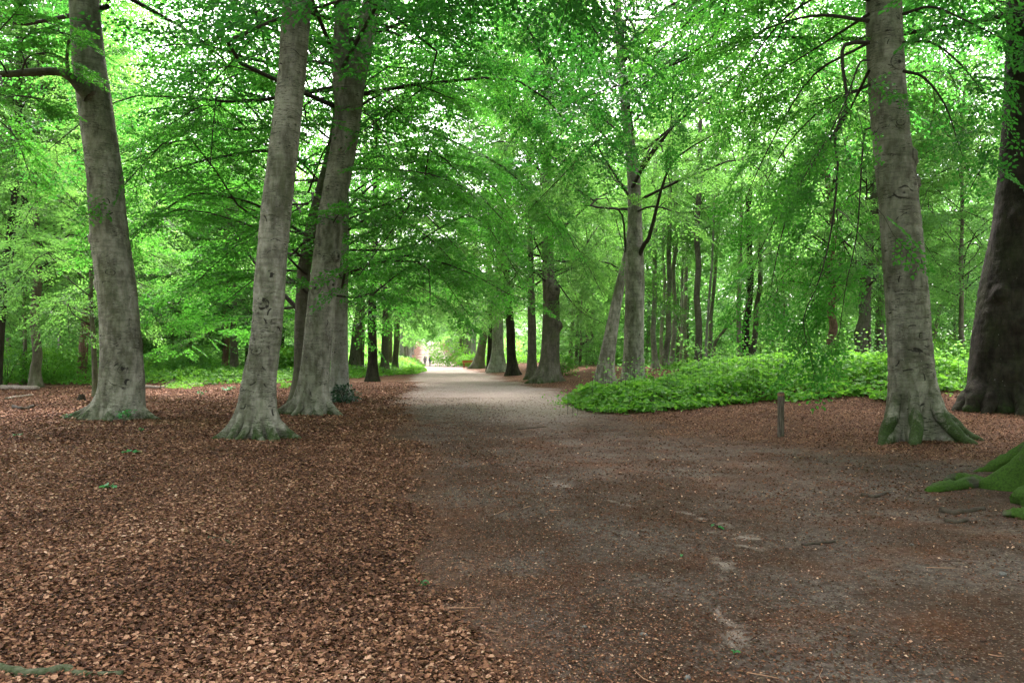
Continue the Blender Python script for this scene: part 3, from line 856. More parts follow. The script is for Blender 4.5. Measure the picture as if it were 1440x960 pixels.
make_tree('S', 'thick buttressed trunk with a broken bulge, at the path edge before the brambles', [(772, 536, 38), (773, 510, 29), (774, 480, 27), (775, 440, 26), (775, 415, 25), (771, 385, 19), (770, 340, 17), (769, 280, 14), (770, 200, 12)],
          base=(771, 537), mat='oldbeech', crown='air0', dense='beech2', H=27, cs=1.3, ns=64, dz=.1, roots=[(math.pi + .1, .7, .4, .2), (FR - .7, .42, .35, .17), (FR + .2, .25, .3, .18), (FR + 1.1, .42, .35, .18), (1.5, .4, .4, .3)], knots=[(FR + .6, 5.6, .4, .3), (FR + 1.3, 3.4, .3, .25)], mossroots=.2)
make_tree('T', 'slanting trunk that leans onto the tall forked beech', [(851, 524, 27), (854, 500, 23), (860, 465, 20), (866, 430, 17), (872, 400, 14), (879, 372, 13), (884, 340, 9), (888, 300, 6)], d=38, mat='beech', crown=None, H=9.5, ns=40, dz=.12)
make_tree('U', 'tall forked beech rising out of the brambles, with the slanting trunk against it', [(891, 535, 36), (891, 500, 31), (892, 440, 29), (893, 400, 29), (892, 355, 28), (893, 320, 22), (891, 240, 20), (882, 180, 15), (872, 80, 12), (869, 0, 10)],
          d=31, mat='beech', crown='air1', dense='air0', H=27, ns=72, dz=.1, scars=scar_set(8, 10), cs=1.12, coff=2.4)

# ---- trees of the wood behind the leaf litter
make_tree('W1', 'dark crooked stem at the frame edge behind the bowed beech limb', [(-4, 545, 12), (2, 430, 9), (10, 360, 9), (17, 310, 9), (24, 230, 9), (27, 120, 9), (28, 0, 8)], d=36, mat='dark', crown='slim0', dense='slim2', cs=1.45, H=20, name='woodland_tree', ns=24)
make_tree('W2', 'brown forking stem in the wood by the pale fallen log', [(51, 541, 17), (51, 500, 13), (50, 400, 12), (48, 300, 10), (48, 240, 9), (56, 190, 7), (61, 130, 6), (66, 40, 4)], d=38, mat='thin', crown='slim1', dense='slim0', cs=1.45, H=19, name='woodland_tree', ns=28)
make_tree('W3', 'thin sapling stem just before the brown forking one', [(34, 530, 6), (34, 450, 5), (35, 380, 4), (33, 250, 3)], d=42, mat='thin', crown='slim2', cs=.9, H=15, name='woodland_tree', ns=14)
make_tree('W4', 'reddish leaning pine trunk behind the bowed beech', [(114, 530, 15), (118, 480, 13), (124, 420, 12), (128, 370, 11), (135, 250, 9), (140, 100, 7)], d=46, mat='pine', crown='slim0', dense='slim1', cs=1.45, H=20, name='pine_tree', ns=24)
make_tree('W5', 'slim bent sapling hugging the bowed beech trunk', [(136, 557, 10), (133, 520, 8), (131, 470, 7), (129, 400, 6), (133, 300, 5), (136, 200, 4)], base=(136, 558), mat='thin', crown='slim1', cs=.85, H=14, name='woodland_tree', ns=18)
make_tree('W6', 'thin straight stem on the open side of the bowed beech', [(198, 528, 6), (198, 460, 6), (197, 380, 5), (196, 250, 4)], d=55, mat='thin', crown='slim2', dense='air1', cs=1.1, H=18, name='woodland_tree', ns=14)
make_tree('W7', 'narrower of two tan trunks behind the brushwood pile', [(316, 524, 10), (318, 480, 8), (319, 420, 6), (320, 300, 5)], d=58, mat='pine', crown='far0', dense='air0', cs=1.0, H=19, name='woodland_tree', ns=18)
make_tree('W8', 'wider of two tan trunks behind the brushwood pile', [(329, 524, 14), (329, 480, 10), (329, 420, 9), (331, 300, 7)], d=57, mat='thin', crown='far1', dense='air0', cs=1.0, H=20, name='woodland_tree', ns=20)
make_tree('W9', 'dim trunk seen in the gap between the two leaning beeches', [(395, 517, 11), (396, 470, 8), (396, 400, 7)], d=70, mat='dark', crown='far0', cs=1.0, H=20, name='woodland_tree', ns=16)
make_tree('W10', 'grey stem with clinging ivy glimpsed above the brushwood', [(266, 522, 9), (265, 430, 8), (264, 330, 8), (262, 200, 6)], d=62, mat='thin', crown='far0', dense='air1', cs=1.0, H=20, name='woodland_tree', ns=16)
make_tree('W11', 'slender stem at the frame edge, behind the dark crooked one', [(12, 528, 7), (13, 450, 6), (8, 300, 6), (4, 150, 5)], d=60, mat='thin', crown='slim1', cs=1.3, H=20, name='woodland_tree', ns=14)
make_tree('W12', 'pale thin stem above the low log, between bent sapling and forking stem', [(82, 524, 5), (86, 450, 5), (92, 380, 4), (100, 300, 3)], d=58, mat='pale', crown='slim2', dense='slim0', cs=1.2, H=19, name='woodland_tree', ns=12)

# ---- the stand of poles behind the brambles
POLES = [
    ('P1', 'first thin pole of the stand, next to the tall forked beech', 921, 508, 8, 921, 350, 'pale', 52), ('P2', 'whitest and thinnest pole near the start of the stand, second of it', 931, 508, 5, 934, 360, 'pale', 56),
    ('P3', 'brown pole, third of the stand', 938, 508, 8, 941, 350, 'beech', 50), ('P4', 'brown pole, fourth of the stand, close to the third', 946, 507, 7, 950, 340, 'pale', 55),
    ('P5', 'whitish thin pole in the middle of the stand', 957, 508, 4, 959, 350, 'pale', 58), ('P6', 'mossy pole just past the whitish thin one', 964, 507, 7, 965, 340, 'beech', 60),
    ('P7', 'thickest dark pole of the stand', 980, 503, 10, 982, 330, 'oldbeech', 46), ('P8', 'pale pole tilting away from the thickest dark one', 990, 505, 4, 1001, 370, 'pale', 48),
    ('P9', 'pole at the end of the stand, tilted beside the pale one', 996, 505, 6, 1006, 380, 'beech', 56), ('P10', 'upright pole where the arched stem crosses', 1039, 497, 7, 1041, 380, 'beech', 52),
    ('P11', 'dark stouter pole behind the hanging boughs', 1049, 495, 11, 1055, 370, 'dark', 50), ('P12', 'dark pole leaning from the stouter one behind the hanging boughs', 1059, 494, 8, 1068, 370, 'oldbeech', 52)]
for i, (k, lb, x0, y0, w, x1, y1, mt, d) in enumerate(POLES):
    make_tree(k, lb, [(x0, y0 + 25, w * 1.4), (x0 + (x1 - x0) * .1, y0, w * 1.15), (x0 + (x1 - x0) * .55, (y0 + y1) / 2, w * .92), (x1, y1, w * .85), (x1 + (x1 - x0) * .6, y1 - 150, w * .65)], d=d, mat=mt, crown=('slim%d' % (i % 3)) if i % 3 == 0 else None, cs=1.0, coff=5.0, H=20, name='pole_tree', ns=14, group='thin poles behind the brambles')
FARP = [('Q1', 'clear first of the far poles past the buttressed trunk', 802, 514, 6, 805, 430), ('Q2', 'mossy second far pole past the buttressed trunk', 810, 514, 5, 813, 440), ('Q3', 'brown third far pole, midway to the slanting trunk', 819, 514, 7, 818, 430),
        ('Q4', 'dim fourth far pole before the slanting trunk', 825, 514, 5, 826, 430), ('Q5', 'dark fifth far pole close to the slanting trunk', 832, 513, 6, 833, 430), ('Q6', 'far pole almost touching the slanting trunk', 842, 513, 5, 844, 430),
        ('Q7', 'thin far pole seen just past the foot of the tall forked beech', 911, 510, 5, 912, 420)]
for i, (k, lb, x0, y0, w, x1, y1) in enumerate(FARP):
    make_tree(k, lb, [(x0, y0, w * 1.2), (x0 + (x1 - x0) * .5, (y0 + y1) / 2, w), (x1, y1, w * .8)], d=78 + (i % 3) * 5, mat=['thin', 'oldbeech'][i % 2], crown=('slim%d' % (i % 3)) if i % 2 == 0 else None, cs=1.4, coff=1.5, H=20, name='pole_tree', ns=12, group='far poles past the buttressed trunk')
make_tree('V0', 'arched bare stem bending over behind the brambles', [(1000, 515, 5), (1006, 480, 5), (1020, 462, 5), (1034, 450, 4), (1048, 436, 3)], d=47, mat='thin', crown=None, H=4.6, name='bent_sapling', ns=12)
make_tree('V1', 'reddish-brown stub trunk behind the hanging boughs', [(1170, 515, 16), (1172, 480, 13), (1170, 440, 11), (1168, 380, 9), (1166, 280, 7)], d=42, mat='pine', crown='air0', dense='air1', cs=1.0, H=19, name='woodland_tree', ns=22)
make_tree('V2', 'leaning grey-brown trunk seen beside the lone beech', [(1202, 512, 22), (1208, 470, 18), (1215, 420, 16), (1222, 360, 14), (1228, 300, 11), (1240, 180, 8)], d=40, mat='oldbeech', crown='air1', dense='air1', cs=1.0, H=20, name='woodland_tree', ns=28)
make_tree('V3', 'slim stem between the leaning trunk and the lone beech', [(1222, 508, 7), (1222, 460, 6), (1224, 400, 5), (1226, 300, 4)], d=48, mat='thin', crown='slim2', cs=1.1, H=18, name='woodland_tree', ns=14)
make_tree('V4', 'dark stem half behind the lone beech', [(1240, 510, 12), (1239, 450, 10), (1238, 380, 9), (1238, 250, 7)], d=47, mat='oldbeech', crown='air0', dense='air0', cs=1.0, H=19, name='woodland_tree', ns=18)
make_tree('V5', 'straight slender stem in the gap before the huge dark trunk', [(1352, 520, 9), (1352, 470, 7), (1352, 400, 7), (1352, 320, 5), (1353, 200, 4)], d=38, mat='thin', crown='slim1', dense='slim2', cs=1.2, H=18, name='woodland_tree', ns=20)
make_tree('V6', 'grey stem leaning across the gap before the huge dark trunk', [(1306, 512, 7), (1320, 440, 6), (1335, 380, 5), (1352, 300, 4)], d=52, mat='thin', crown='slim2', cs=1.2, H=18, name='woodland_tree', ns=14)

# ---- far on along the avenue
rs = np.random.default_rng(55)
for i in range(11):
    for side, s0 in ((-1, -3.6), (1, 8.6)):
        y = 118 + i * 15 + rs.uniform(-4, 4) + (8 if side < 0 else 0)
        if side < 0 and i < 1:
            continue
        x = s0 - .12 * y + rs.uniform(-.6, .6)
        z = float(terrain(x, y))
        px = 720 + F * x / y; pyb = 501 - F * (z - CAMZ) / y; w = rs.uniform(.7, 1.1) * F / y
        make_tree('Z%d%d' % (i, side), 'small distant trunk of the avenue beyond the two walkers', [(px, pyb, w * 1.2), (px + rs.uniform(-2, 2), pyb - 4 * F / y, w), (px + rs.uniform(-3, 3), pyb - 9 * F / y, w * .7)], d=y, mat=['oldbeech', 'pale', 'beech'][(i + (side > 0)) % 3], crown='far%d' % (i % 2), cs=rs.uniform(1.15, 1.35), H=27, ns=14, dz=.6, group='distant avenue trees')

# ------------------------------------------------------------------ boughs that hang into view
DKW = np.random.default_rng(77)


def bough(key, pts, r0=.05, lod='near', mat='leaf', name='bough', **kw):
    t, loc, ax, rr, d = TREES[key]
    P = smooth_path(np.array([at(*p) for p in pts]) - loc, 14)
    mb = MB()
    foliate(mb, DKW, P, r0, lod, **kw)
    return mb.obj(name, [M[mat], M['twig']], t, smooth=(1,))


# layered boughs reaching away from the half hidden beech
for pts, r0 in [([(432, 190, 24.5), (385, 182, 24.2), (325, 182, 23.8), (300, 172, 23.5), (228, 187, 23), (165, 220, 22.5)], .07),
                ([(432, 230, 24.5), (380, 212, 24), (300, 223, 23), (240, 240, 22), (180, 268, 21.5)], .07),
                ([(428, 330, 24.5), (365, 290, 24), (300, 274, 23.5), (258, 278, 23), (183, 332, 22)], .065),
                ([(424, 440, 24.5), (360, 372, 25.5), (330, 322, 26.5), (312, 290, 27.5)], .09),
                ([(436, 110, 24.5), (388, 92, 24), (340, 80, 23), (275, 62, 22), (190, 70, 21)], .06),
                ([(436, 130, 24.5), (360, 100, 26), (270, 130, 27), (200, 145, 28)], .06),
                ([(440, 60, 24.5), (370, 20, 25), (280, 10, 26), (190, 30, 27)], .06),
                ([(424, 400, 24.5), (350, 390, 26), (280, 410, 27), (215, 450, 28)], .05),
                ([(424, 430, 24.5), (370, 440, 27), (310, 460, 29), (250, 490, 30)], .05),
                ([(424, 360, 24.5), (360, 350, 28), (300, 360, 30), (230, 390, 31)], .05),
                ([(424, 300, 24.5), (400, 270, 28), (330, 240, 31), (240, 250, 33)], .05)]:
    bough('D', pts, r0, 'near', 'leaf', sub_step=.42, sub_len=1.9, droop=.10, spray_step=.4, tint0=.5)
# over the path from the ivy-side row
for key, pts, r0, mt in [('C', [(488, 236, 21), (540, 238, 20.5), (600, 244, 20), (650, 262, 19.5)], .035, 'leaf'),
                         ('C', [(492, 160, 21), (530, 135, 21), (580, 120, 21), (640, 140, 21)], .04, 'leaf'),
                         ('C', [(520, 30, 21), (560, 40, 20.5), (620, 45, 20), (690, 80, 20)], .04, 'leaf'),
                         ('C', [(480, 180, 21), (440, 175, 20), (400, 180, 19.5)], .025, 'leaf'),
                         ('C', [(466, 318, 21), (478, 300, 19.5), (500, 292, 19), (520, 300, 18.5)], .02, 'leaf'),
                         ('E', [(484, 150, 28), (560, 170, 28), (640, 200, 27.5), (720, 245, 27), (790, 330, 27)], .07, 'leaf'),
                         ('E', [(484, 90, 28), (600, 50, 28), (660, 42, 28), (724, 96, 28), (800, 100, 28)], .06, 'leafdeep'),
                         ('E', [(482, 300, 28), (540, 250, 29), (600, 260, 30), (660, 300, 30), (720, 350, 30)], .06, 'leaf'),
                         ('E', [(481, 350, 28), (530, 320, 29), (580, 300, 30), (640, 350, 30)], .05, 'leafair'),
                         ('E', [(484, 200, 28), (570, 130, 30), (680, 140, 32), (780, 190, 33), (815, 260, 33)], .06, 'leaf'),
                         ('E', [(484, 40, 28), (590, -20, 28), (700, 0, 28), (790, 50, 28), (820, 130, 28)], .06, 'leaf'),
                         ('E', [(484, 120, 28), (560, 90, 27), (640, 90, 26.5), (720, 140, 26), (770, 210, 26)], .05, 'leaf'),
                         ('E', [(484, 230, 28), (560, 220, 27), (640, 260, 26.5), (700, 310, 26.5)], .05, 'leaf'),
                         ('E', [(484, 20, 28), (560, 0, 27), (650, -10, 26), (740, 40, 26), (790, 110, 26)], .05, 'leaf'),
                         ('E', [(483, 270, 28), (550, 300, 27.5), (610, 340, 27), (650, 385, 27)], .04, 'leaf'),
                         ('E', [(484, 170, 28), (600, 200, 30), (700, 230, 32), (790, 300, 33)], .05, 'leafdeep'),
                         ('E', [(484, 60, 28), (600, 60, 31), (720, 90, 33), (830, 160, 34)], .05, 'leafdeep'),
                         ('F', [(507, 360, 44), (580, 310, 43), (660, 310, 42), (720, 350, 41)], .05, 'leafair'),
                         ('F', [(507, 300, 44), (600, 240, 44), (700, 240, 44), (780, 280, 44)], .05, 'leafair'),
                         ('F', [(505, 440, 44), (540, 400, 43), (580, 400, 42), (640, 430, 42)], .06, 'leafair'),
                         ('F', [(506, 400, 44), (560, 350, 42), (620, 350, 40), (690, 390, 40)], .06, 'leafair')]:
    bough(key, pts, r0, 'near', mt, sub_step=.36, sub_len=1.9, droop=.16, spray_step=.36, tint0=.5)
# drooping mass in front of the buttressed trunk
for pts in [[(770, 250, 46), (760, 250, 44), (770, 290, 42), (790, 350, 41), (800, 400, 41)], [(770, 220, 46), (800, 240, 43), (820, 300, 41), (830, 370, 40)], [(770, 260, 46), (740, 270, 43), (725, 320, 42), (715, 390, 41)],
            [(770, 300, 46), (800, 330, 44), (830, 380, 43), (850, 420, 42)], [(772, 380, 46), (800, 420, 45), (820, 440, 45), (850, 455, 45)]]:
    bough('S', pts, .06, 'near', 'leafair', sub_step=.4, sub_len=1.8, droop=.3, spray_step=.4, tint0=.6)
# the lone beech: dark drooping boughs
RB = dict(sub_step=.52, sub_len=1.0, droop=.2, spray_step=.66, ssc=(.7, 1.05), r1=.006)
for pts, r0 in [([(1222, 60, 13), (1190, 62, 12.9), (1184, 85, 12.8), (1191, 150, 12.7), (1172, 188, 12.7), (1122, 262, 12.8), (1098, 335, 13), (1085, 400, 13.2)], .038),
                ([(1191, 150, 12.7), (1174, 190, 12.6), (1178, 240, 12.6), (1168, 330, 12.6), (1150, 400, 12.7), (1130, 445, 12.8), (1136, 490, 12.9)], .028),
                ([(1222, 85, 13), (1208, 90, 12.7), (1190, 140, 12.4), (1160, 200, 12.2), (1130, 250, 12.2)], .02),
                ([(1224, 180, 13), (1215, 190, 12.8), (1210, 260, 12.7), (1205, 330, 12.8), (1190, 400, 13), (1180, 470, 13.2)], .018),
                ([(1222, 30, 13), (1150, 22, 13.5), (1080, 40, 14), (1020, 75, 14.5)], .04),
                ([(1222, 20, 13), (1160, 60, 14), (1100, 100, 15), (1050, 150, 15.5)], .03),
                ([(1222, 100, 13), (1180, 180, 15), (1120, 260, 16), (1070, 350, 17), (1050, 430, 17)], .03),
                ([(1222, 60, 13), (1140, 110, 14.5), (1080, 210, 15.5), (1040, 300, 16)], .03)]:
    bough('R', pts, r0, 'near', 'leaf', start=.22, tint0=.45, ang=(.4, 1.0), **RB)
for pts in [[(1222, -40, 13), (1150, -60, 14), (1060, -30, 15), (980, 20, 16), (920, 80, 17)], [(1222, 0, 13), (1170, -10, 14), (1110, 20, 15), (1060, 80, 16), (1030, 140, 16.5)], [(1222, -20, 13), (1200, -60, 15), (1150, -20, 17), (1090, 60, 18), (1060, 180, 18)],
            [(1222, 120, 13), (1200, 130, 14.5), (1160, 150, 16), (1110, 200, 17), (1075, 260, 17.5)]]:
    bough('R', pts, .035, 'near', 'leaf', sub_step=.4, sub_len=1.5, droop=.2, spray_step=.5, ssc=(.75, 1.1), start=.15, tint0=.5)
for pts in [[(1270, 20, 13), (1310, 10, 12.5), (1360, 30, 12), (1420, 60, 11.8)], [(1270, 60, 13), (1310, 60, 12.6), (1350, 90, 12.4), (1390, 140, 12.4)], [(1270, 100, 13), (1300, 110, 13), (1330, 150, 13), (1350, 210, 13)],
            [(1270, -10, 13), (1330, -20, 12), (1400, 0, 11.5), (1470, 20, 11)]]:
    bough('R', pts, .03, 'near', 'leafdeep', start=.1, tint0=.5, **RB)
# hanging strands in front of the forked beech
for pts in [[(880, 60, 30), (880, -120, 26), (895, -20, 24), (892, 60, 24), (888, 190, 24)], [(882, 40, 30), (960, -100, 25), (952, 0, 24), (948, 80, 24), (942, 200, 24)], [(880, 80, 30), (830, -80, 26), (815, 0, 25), (812, 80, 25)],
            [(870, 0, 30), (990, -60, 25), (980, 30, 24), (968, 120, 24)], [(870, 60, 30), (790, -40, 27), (760, 40, 26), (765, 120, 26)], [(872, 100, 30), (850, -60, 26), (845, 40, 25), (850, 140, 25)]]:
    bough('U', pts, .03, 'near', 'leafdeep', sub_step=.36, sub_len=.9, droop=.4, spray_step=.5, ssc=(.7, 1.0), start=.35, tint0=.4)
for pts, r in [([(893, 375, 31), (905, 345, 30.5), (914, 330, 30), (935, 250, 29), (960, 215, 28), (1040, 170, 27)], .11), ([(880, 355, 31), (874, 300, 31), (850, 292, 30.5), (825, 275, 30), (805, 262, 29.5)], .06), ([(886, 270, 31), (905, 235, 30), (930, 200, 29), (985, 130, 28), (1060, 105, 27)], .09),
               ([(890, 300, 31), (920, 290, 30), (960, 300, 29), (1000, 290, 28)], .05), ([(873, 100, 31), (900, 40, 31), (925, 10, 30), (960, -30, 30)], .07)]:
    bough('U', pts, r, 'near', 'leafair', sub_step=.5, sub_len=1.7, droop=.15, spray_step=.45, tint0=.55, start=.35)
# the bowed beech's limb, and the forked beech's second stem
t, loc, ax, rr, d = TREES['A']
mb = MB()
P = smooth_path(np.array([at(*p) for p in [(126, 135, 18.7), (112, 122, 18.6), (98, 108, 18.5), (80, 101, 18.4), (40, 102, 18.2), (0, 104, 18), (-60, 92, 17.7), (-130, 80, 17.5)]]) - loc, 26)
tube(mb, P, np.interp(np.arange(26), [0, 5, 12, 25], [.20, .12, .10, .05]), 18, 0, lump=.12)
P2 = smooth_path(np.array([at(*p) for p in [(97, 106, 18.5), (94, 85, 18.4), (97, 55, 18.3)]]) - loc, 8)
tube(mb, P2, np.linspace(.05, .035, 8), 8, 0)
mb.obj('limb', [M['oldbeech']], t)
for pts in [[(40, 102, 18.2), (30, 60, 18), (60, 40, 17.5), (100, 50, 17)], [(30, 102, 18.2), (40, 80, 17.6), (70, 75, 17), (96, 85, 17)], [(10, 103, 18), (-10, 60, 17), (20, 20, 16)], [(0, 104, 18), (10, 130, 17), (60, 140, 16.8)], [(-20, 104, 18), (-20, 150, 18), (20, 190, 18), (40, 240, 18)]]:
    bough('A', pts, .025, 'near', 'leaf', sub_step=.35, sub_len=1.1, droop=.15, spray_step=.35, ssc=(.5, .85), start=.15, tint0=.55)
t, loc, ax, rr, d = TREES['C']
mb = MB()
P = smooth_path(np.array([at(*p) for p in [(486, 160, d), (482, 120, d - .1), (480, 80, d - .1), (480, 40, d), (481, 0, d), (478, -120, d + .4), (474, -300, d + 1)]]) - loc, 30)
tube(mb, P, np.interp(np.arange(30), [0, 8, 29], [.30, .25, .10]), 26, 0, lump=.06)
mb.obj('limb', [M['beech']], t)


# ------------------------------------------------------------------ ground plants
def in_poly(px, py, poly):
    inside = np.zeros(px.shape, bool)
    n = len(poly)
    for i in range(n):
        x1, y1 = poly[i]; x2, y2 = poly[(i + 1) % n]
        c = ((y1 > py) != (y2 > py)) & (px < (x2 - x1) * (py - y1) / (y2 - y1 + 1e-12) + x1)
        inside ^= c
    return inside


def edge_dist(px, py, poly):
    d = np.full(px.shape, 1e9)
    for i in range(len(poly)):
        a = np.array(poly[i]); b = np.array(poly[(i + 1) % len(poly)])
        ab = b - a
        t = np.clip(((px - a[0]) * ab[0] + (py - a[1]) * ab[1]) / (ab @ ab + 1e-9), 0, 1)
        d = np.minimum(d, np.hypot(px - a[0] - t * ab[0], py - a[1] - t * ab[1]))
    return d


def undergrowth(name, poly, dens, hmax, leaf, mat, seed, stems=.12, tint0=.5, edge=1.5, grow=1.0):
    r = np.random.default_rng(seed)
    xs = [p[0] for p in poly]; ys = [p[1] for p in poly]
    n = int((max(xs) - min(xs)) * (max(ys) - min(ys)) * dens)
    x = r.uniform(min(xs), max(xs), n); y = r.uniform(min(ys), max(ys), n)
    k = in_poly(x, y, poly)
    x, y = x[k], y[k]
    ed = edge_dist(x, y, poly) + (fbm(x * .9, y * .9, o=3) - .55) * 2.2
    k = ed > .05
    x, y, ed = x[k], y[k], ed[k]
    n = len(x)
    z = terrain(x, y)
    hh = hmax * (.25 + .75 * ss(0, edge, ed)) * (.3 + 1.1 * fbm(x * .55, y * .55, o=3)) * (.55 + .9 * fbm(x * 1.9, y * 1.9, o=3))
    u = 1 - r.random(n) ** 2 * .8
    top = hh * u
    a = r.uniform(0, 6.28, n)
    D = np.stack([np.cos(a), np.sin(a), r.normal(-.12, .35, n)], -1)
    N = np.stack([r.normal(0, .6, n), r.normal(-.15, .6, n), np.ones(n)], -1)
    P = np.stack([x, y, z + top], -1)
    mb = MB()
    tt = np.clip(tint0 + .5 * (fbm(x * .8 + 9, y * .8, o=3) - .5) + r.normal(0, .2, n), 0, 1)
    leaves(mb, P, D, N, leaf * r.uniform(.6, 1.25, n), 0, tt, width=.36, fold=.14)
    q = np.where(r.random(n) < stems)[0]
    a = np.stack([x[q], y[q], z[q] - .03], -1)
    b = P[q]
    sd = np.stack([r.normal(0, 1, len(q)), r.normal(0, 1, len(q)), 0 * q], -1)
    sd /= np.linalg.norm(sd, axis=1)[:, None]; sd *= .006
    V = np.stack([a - sd, a + sd, b + sd * .5, b - sd * .5], 1).reshape(-1, 3)
    mb.add(V, np.arange(len(V)).reshape(-1, 4), 1, 0)
    return tag(mb.obj(name, [M[mat], M['twig']], smooth=()), kind='stuff')


def gpoly(pix):
    return [tuple(ground_at(*p)[:2]) for p in pix]


front = gpoly([(790, 566), (820, 578), (850, 582), (900, 583), (960, 578), (1020, 572), (1100, 566), (1200, 564), (1260, 566), (1310, 560), (1345, 550)])
fp = front
back = [(22.0, 27.0), (25, 36), (16, 40), (9.5, 37), (6.2, 31.5), (4.2, 28)]
undergrowth('bramble_cover', fp + back, 260, .76, .165, 'bramble', 5, tint0=.74, edge=1.6)
cen = np.mean(np.array(fp + back), axis=0)
wide = [tuple(np.array(p) + (np.array(p) - cen) / np.linalg.norm(np.array(p) - cen) * .9) for p in fp + back]
undergrowth('nettle_cover', fp + back, 16, 1.5, .11, 'leafair', 51, stems=.5, tint0=.6, edge=1.2)
undergrowth('forest_herbs', wide, 22, .42, .10, 'bramble', 52, stems=.3, tint0=.55, edge=.5)
undergrowth('fern_cover', [(-44, 41), (-19, 41), (-13.5, 43), (-12, 52), (-13, 66), (-50, 66), (-60, 50)], 45, .8, .17, 'bramble', 6, tint0=.45, edge=2.5)
undergrowth('fern_cover', [(-12.5, 50), (-9.6, 60), (-12, 90), (-30, 90), (-26, 62)], 40, .7, .18, 'bramble', 7, tint0=.55, edge=2)
undergrowth('fern_cover', [(-12.3, 92), (-13.5, 104), (-15, 128), (-26, 130), (-22, 92)], 40, 1.3, .24, 'bramble', 8, tint0=.8, edge=2)
undergrowth('fern_cover', [(-7.2, 118), (-3, 100), (3, 92), (16, 70), (40, 70), (40, 130), (-6, 135)], 22, 1.1, .26, 'bramble', 9, tint0=.75, edge=3)
undergrowth('grass_tuft_strip', gpoly([(560, 527), (585, 526), (600, 522), (596, 518), (572, 516)]), 260, .45, .2, 'bramble', 10, tint0=.85, edge=.8)
undergrowth('forest_herbs', [(17, 41), (27, 37), (60, 45), (70, 75), (22, 70), (11, 55), (9, 44)], 28, .8, .2, 'bramble', 12, tint0=.5, edge=3)
undergrowth('herb_patch', gpoly([(225, 546), (262, 548), (300, 540), (340, 533), (300, 530), (240, 538)]), 60, .3, .12, 'bramble', 13, tint0=.7, edge=1)
undergrowth('herb_patch', gpoly([(392, 546), (412, 547), (414, 541), (398, 540)]), 120, .3, .12, 'bramble', 14, tint0=.75, edge=1)

undergrowth('forest_herbs', [(-16, 128), (-26, 128), (-90, 150), (-100, 330), (-48, 330), (-27, 180)], 6, 1.8, .45, 'bramble', 15, tint0=.6, edge=3)
undergrowth('forest_herbs', [(-5, 132), (60, 110), (95, 150), (60, 330), (-28, 330), (-11, 180)], 6, 1.8, .45, 'bramble', 16, tint0=.6, edge=3)

# far-off wood closing every gap
def far_wood():
    r = np.random.default_rng(21)
    mb = MB()
    n = 32000
    side = r.random(n) < .5
    y = r.uniform(52, 150, n)
    s = np.where(side, -r.uniform(12, 95, n), r.uniform(18, 100, n))
    end = r.random(n) < .22
    y = np.where(end, r.uniform(330, 400, n), y)
    s = np.where(end, r.uniform(-120, 120, n), s)
    x = s - .12 * y
    z = terrain(x, y) + np.where(end, r.uniform(0, 30, n), r.uniform(.4, 30, n))
    # the same wood goes on round behind and beside the viewpoint
    n2 = 6500
    an = r.uniform(math.radians(52), math.radians(308), n2); q = r.uniform(15, 46, n2)
    x2, y2 = q * np.sin(an), q * np.cos(an)
    x = np.append(x, x2); y = np.append(y, y2); z = np.append(z, terrain(x2, y2) + r.uniform(2, 27, n2))
    end = np.append(end, np.zeros(n2, bool)); n = n + n2
    a = r.uniform(0, 6.28, n)
    Fd = np.stack([np.cos(a), np.sin(a), r.normal(-.15, .2, n)], -1)
    big = np.where(end, 5.0, np.where(y > 78, 3.5, 2.8)) * r.uniform(.7, 1.3, n)
    O = np.stack([x, y, z], -1)
    # clumps of sprays round each bough end
    k = 2
    O = np.repeat(O, k, 0) + r.normal(0, .9, (n * k, 3)); Fd = np.repeat(Fd, k, 0) + r.normal(0, .4, (n * k, 3)); big = np.repeat(big, k)
    P, D, S, tw = SPRAY['far'][0]
    f, sd, nn = basis(Fd, np.array([0, 0, 1.0]) + r.normal(0, .35, (len(O), 3)))
    q = big[:, None, None]
    pw = O[:, None] + q * (P[None, :, 0:1] * f[:, None] + P[None, :, 1:2] * sd[:, None] + P[None, :, 2:3] * nn[:, None])
    dw = D[None, :, 0:1] * f[:, None] + D[None, :, 1:2] * sd[:, None] + D[None, :, 2:3] * nn[:, None]
    m = pw.shape[0] * pw.shape[1]
    nw = np.repeat(nn[:, None], len(P), 1) + r.normal(0, .45, (len(O), len(P), 3))
    tt = np.repeat(np.clip(.5 + r.normal(0, .2, len(O)), 0, 1), len(P)) + r.normal(0, .15, m)
    Ls = (S[None] * q[..., 0] * .62).reshape(-1) * r.uniform(.7, 1.2, m)
    leaves(mb, pw.reshape(-1, 3), dw.reshape(-1, 3), nw.reshape(-1, 3), Ls, 0, np.clip(tt, 0, 1), simple=True, width=.36)
    for i in range(90):
        y = r.uniform(62, 140); s = r.choice([-1, 1]) * r.uniform(16, 85) + 3
        x = s - .12 * y; z0 = float(terrain(x, y))
        lean = r.normal(0, .5, 2)
        p = np.array([[x, y, z0 - .2], [x + lean[0] * .5, y, z0 + 6], [x + lean[0], y + lean[1], z0 + 15]])
        tube(mb, smooth_path(p, 6), np.linspace(r.uniform(.12, .28), .06, 6), 8, 1)
    tag(mb.obj('distant_wood', [M['leafwood'], M['thin']], smooth=(1,)), kind='stuff')


far_wood()


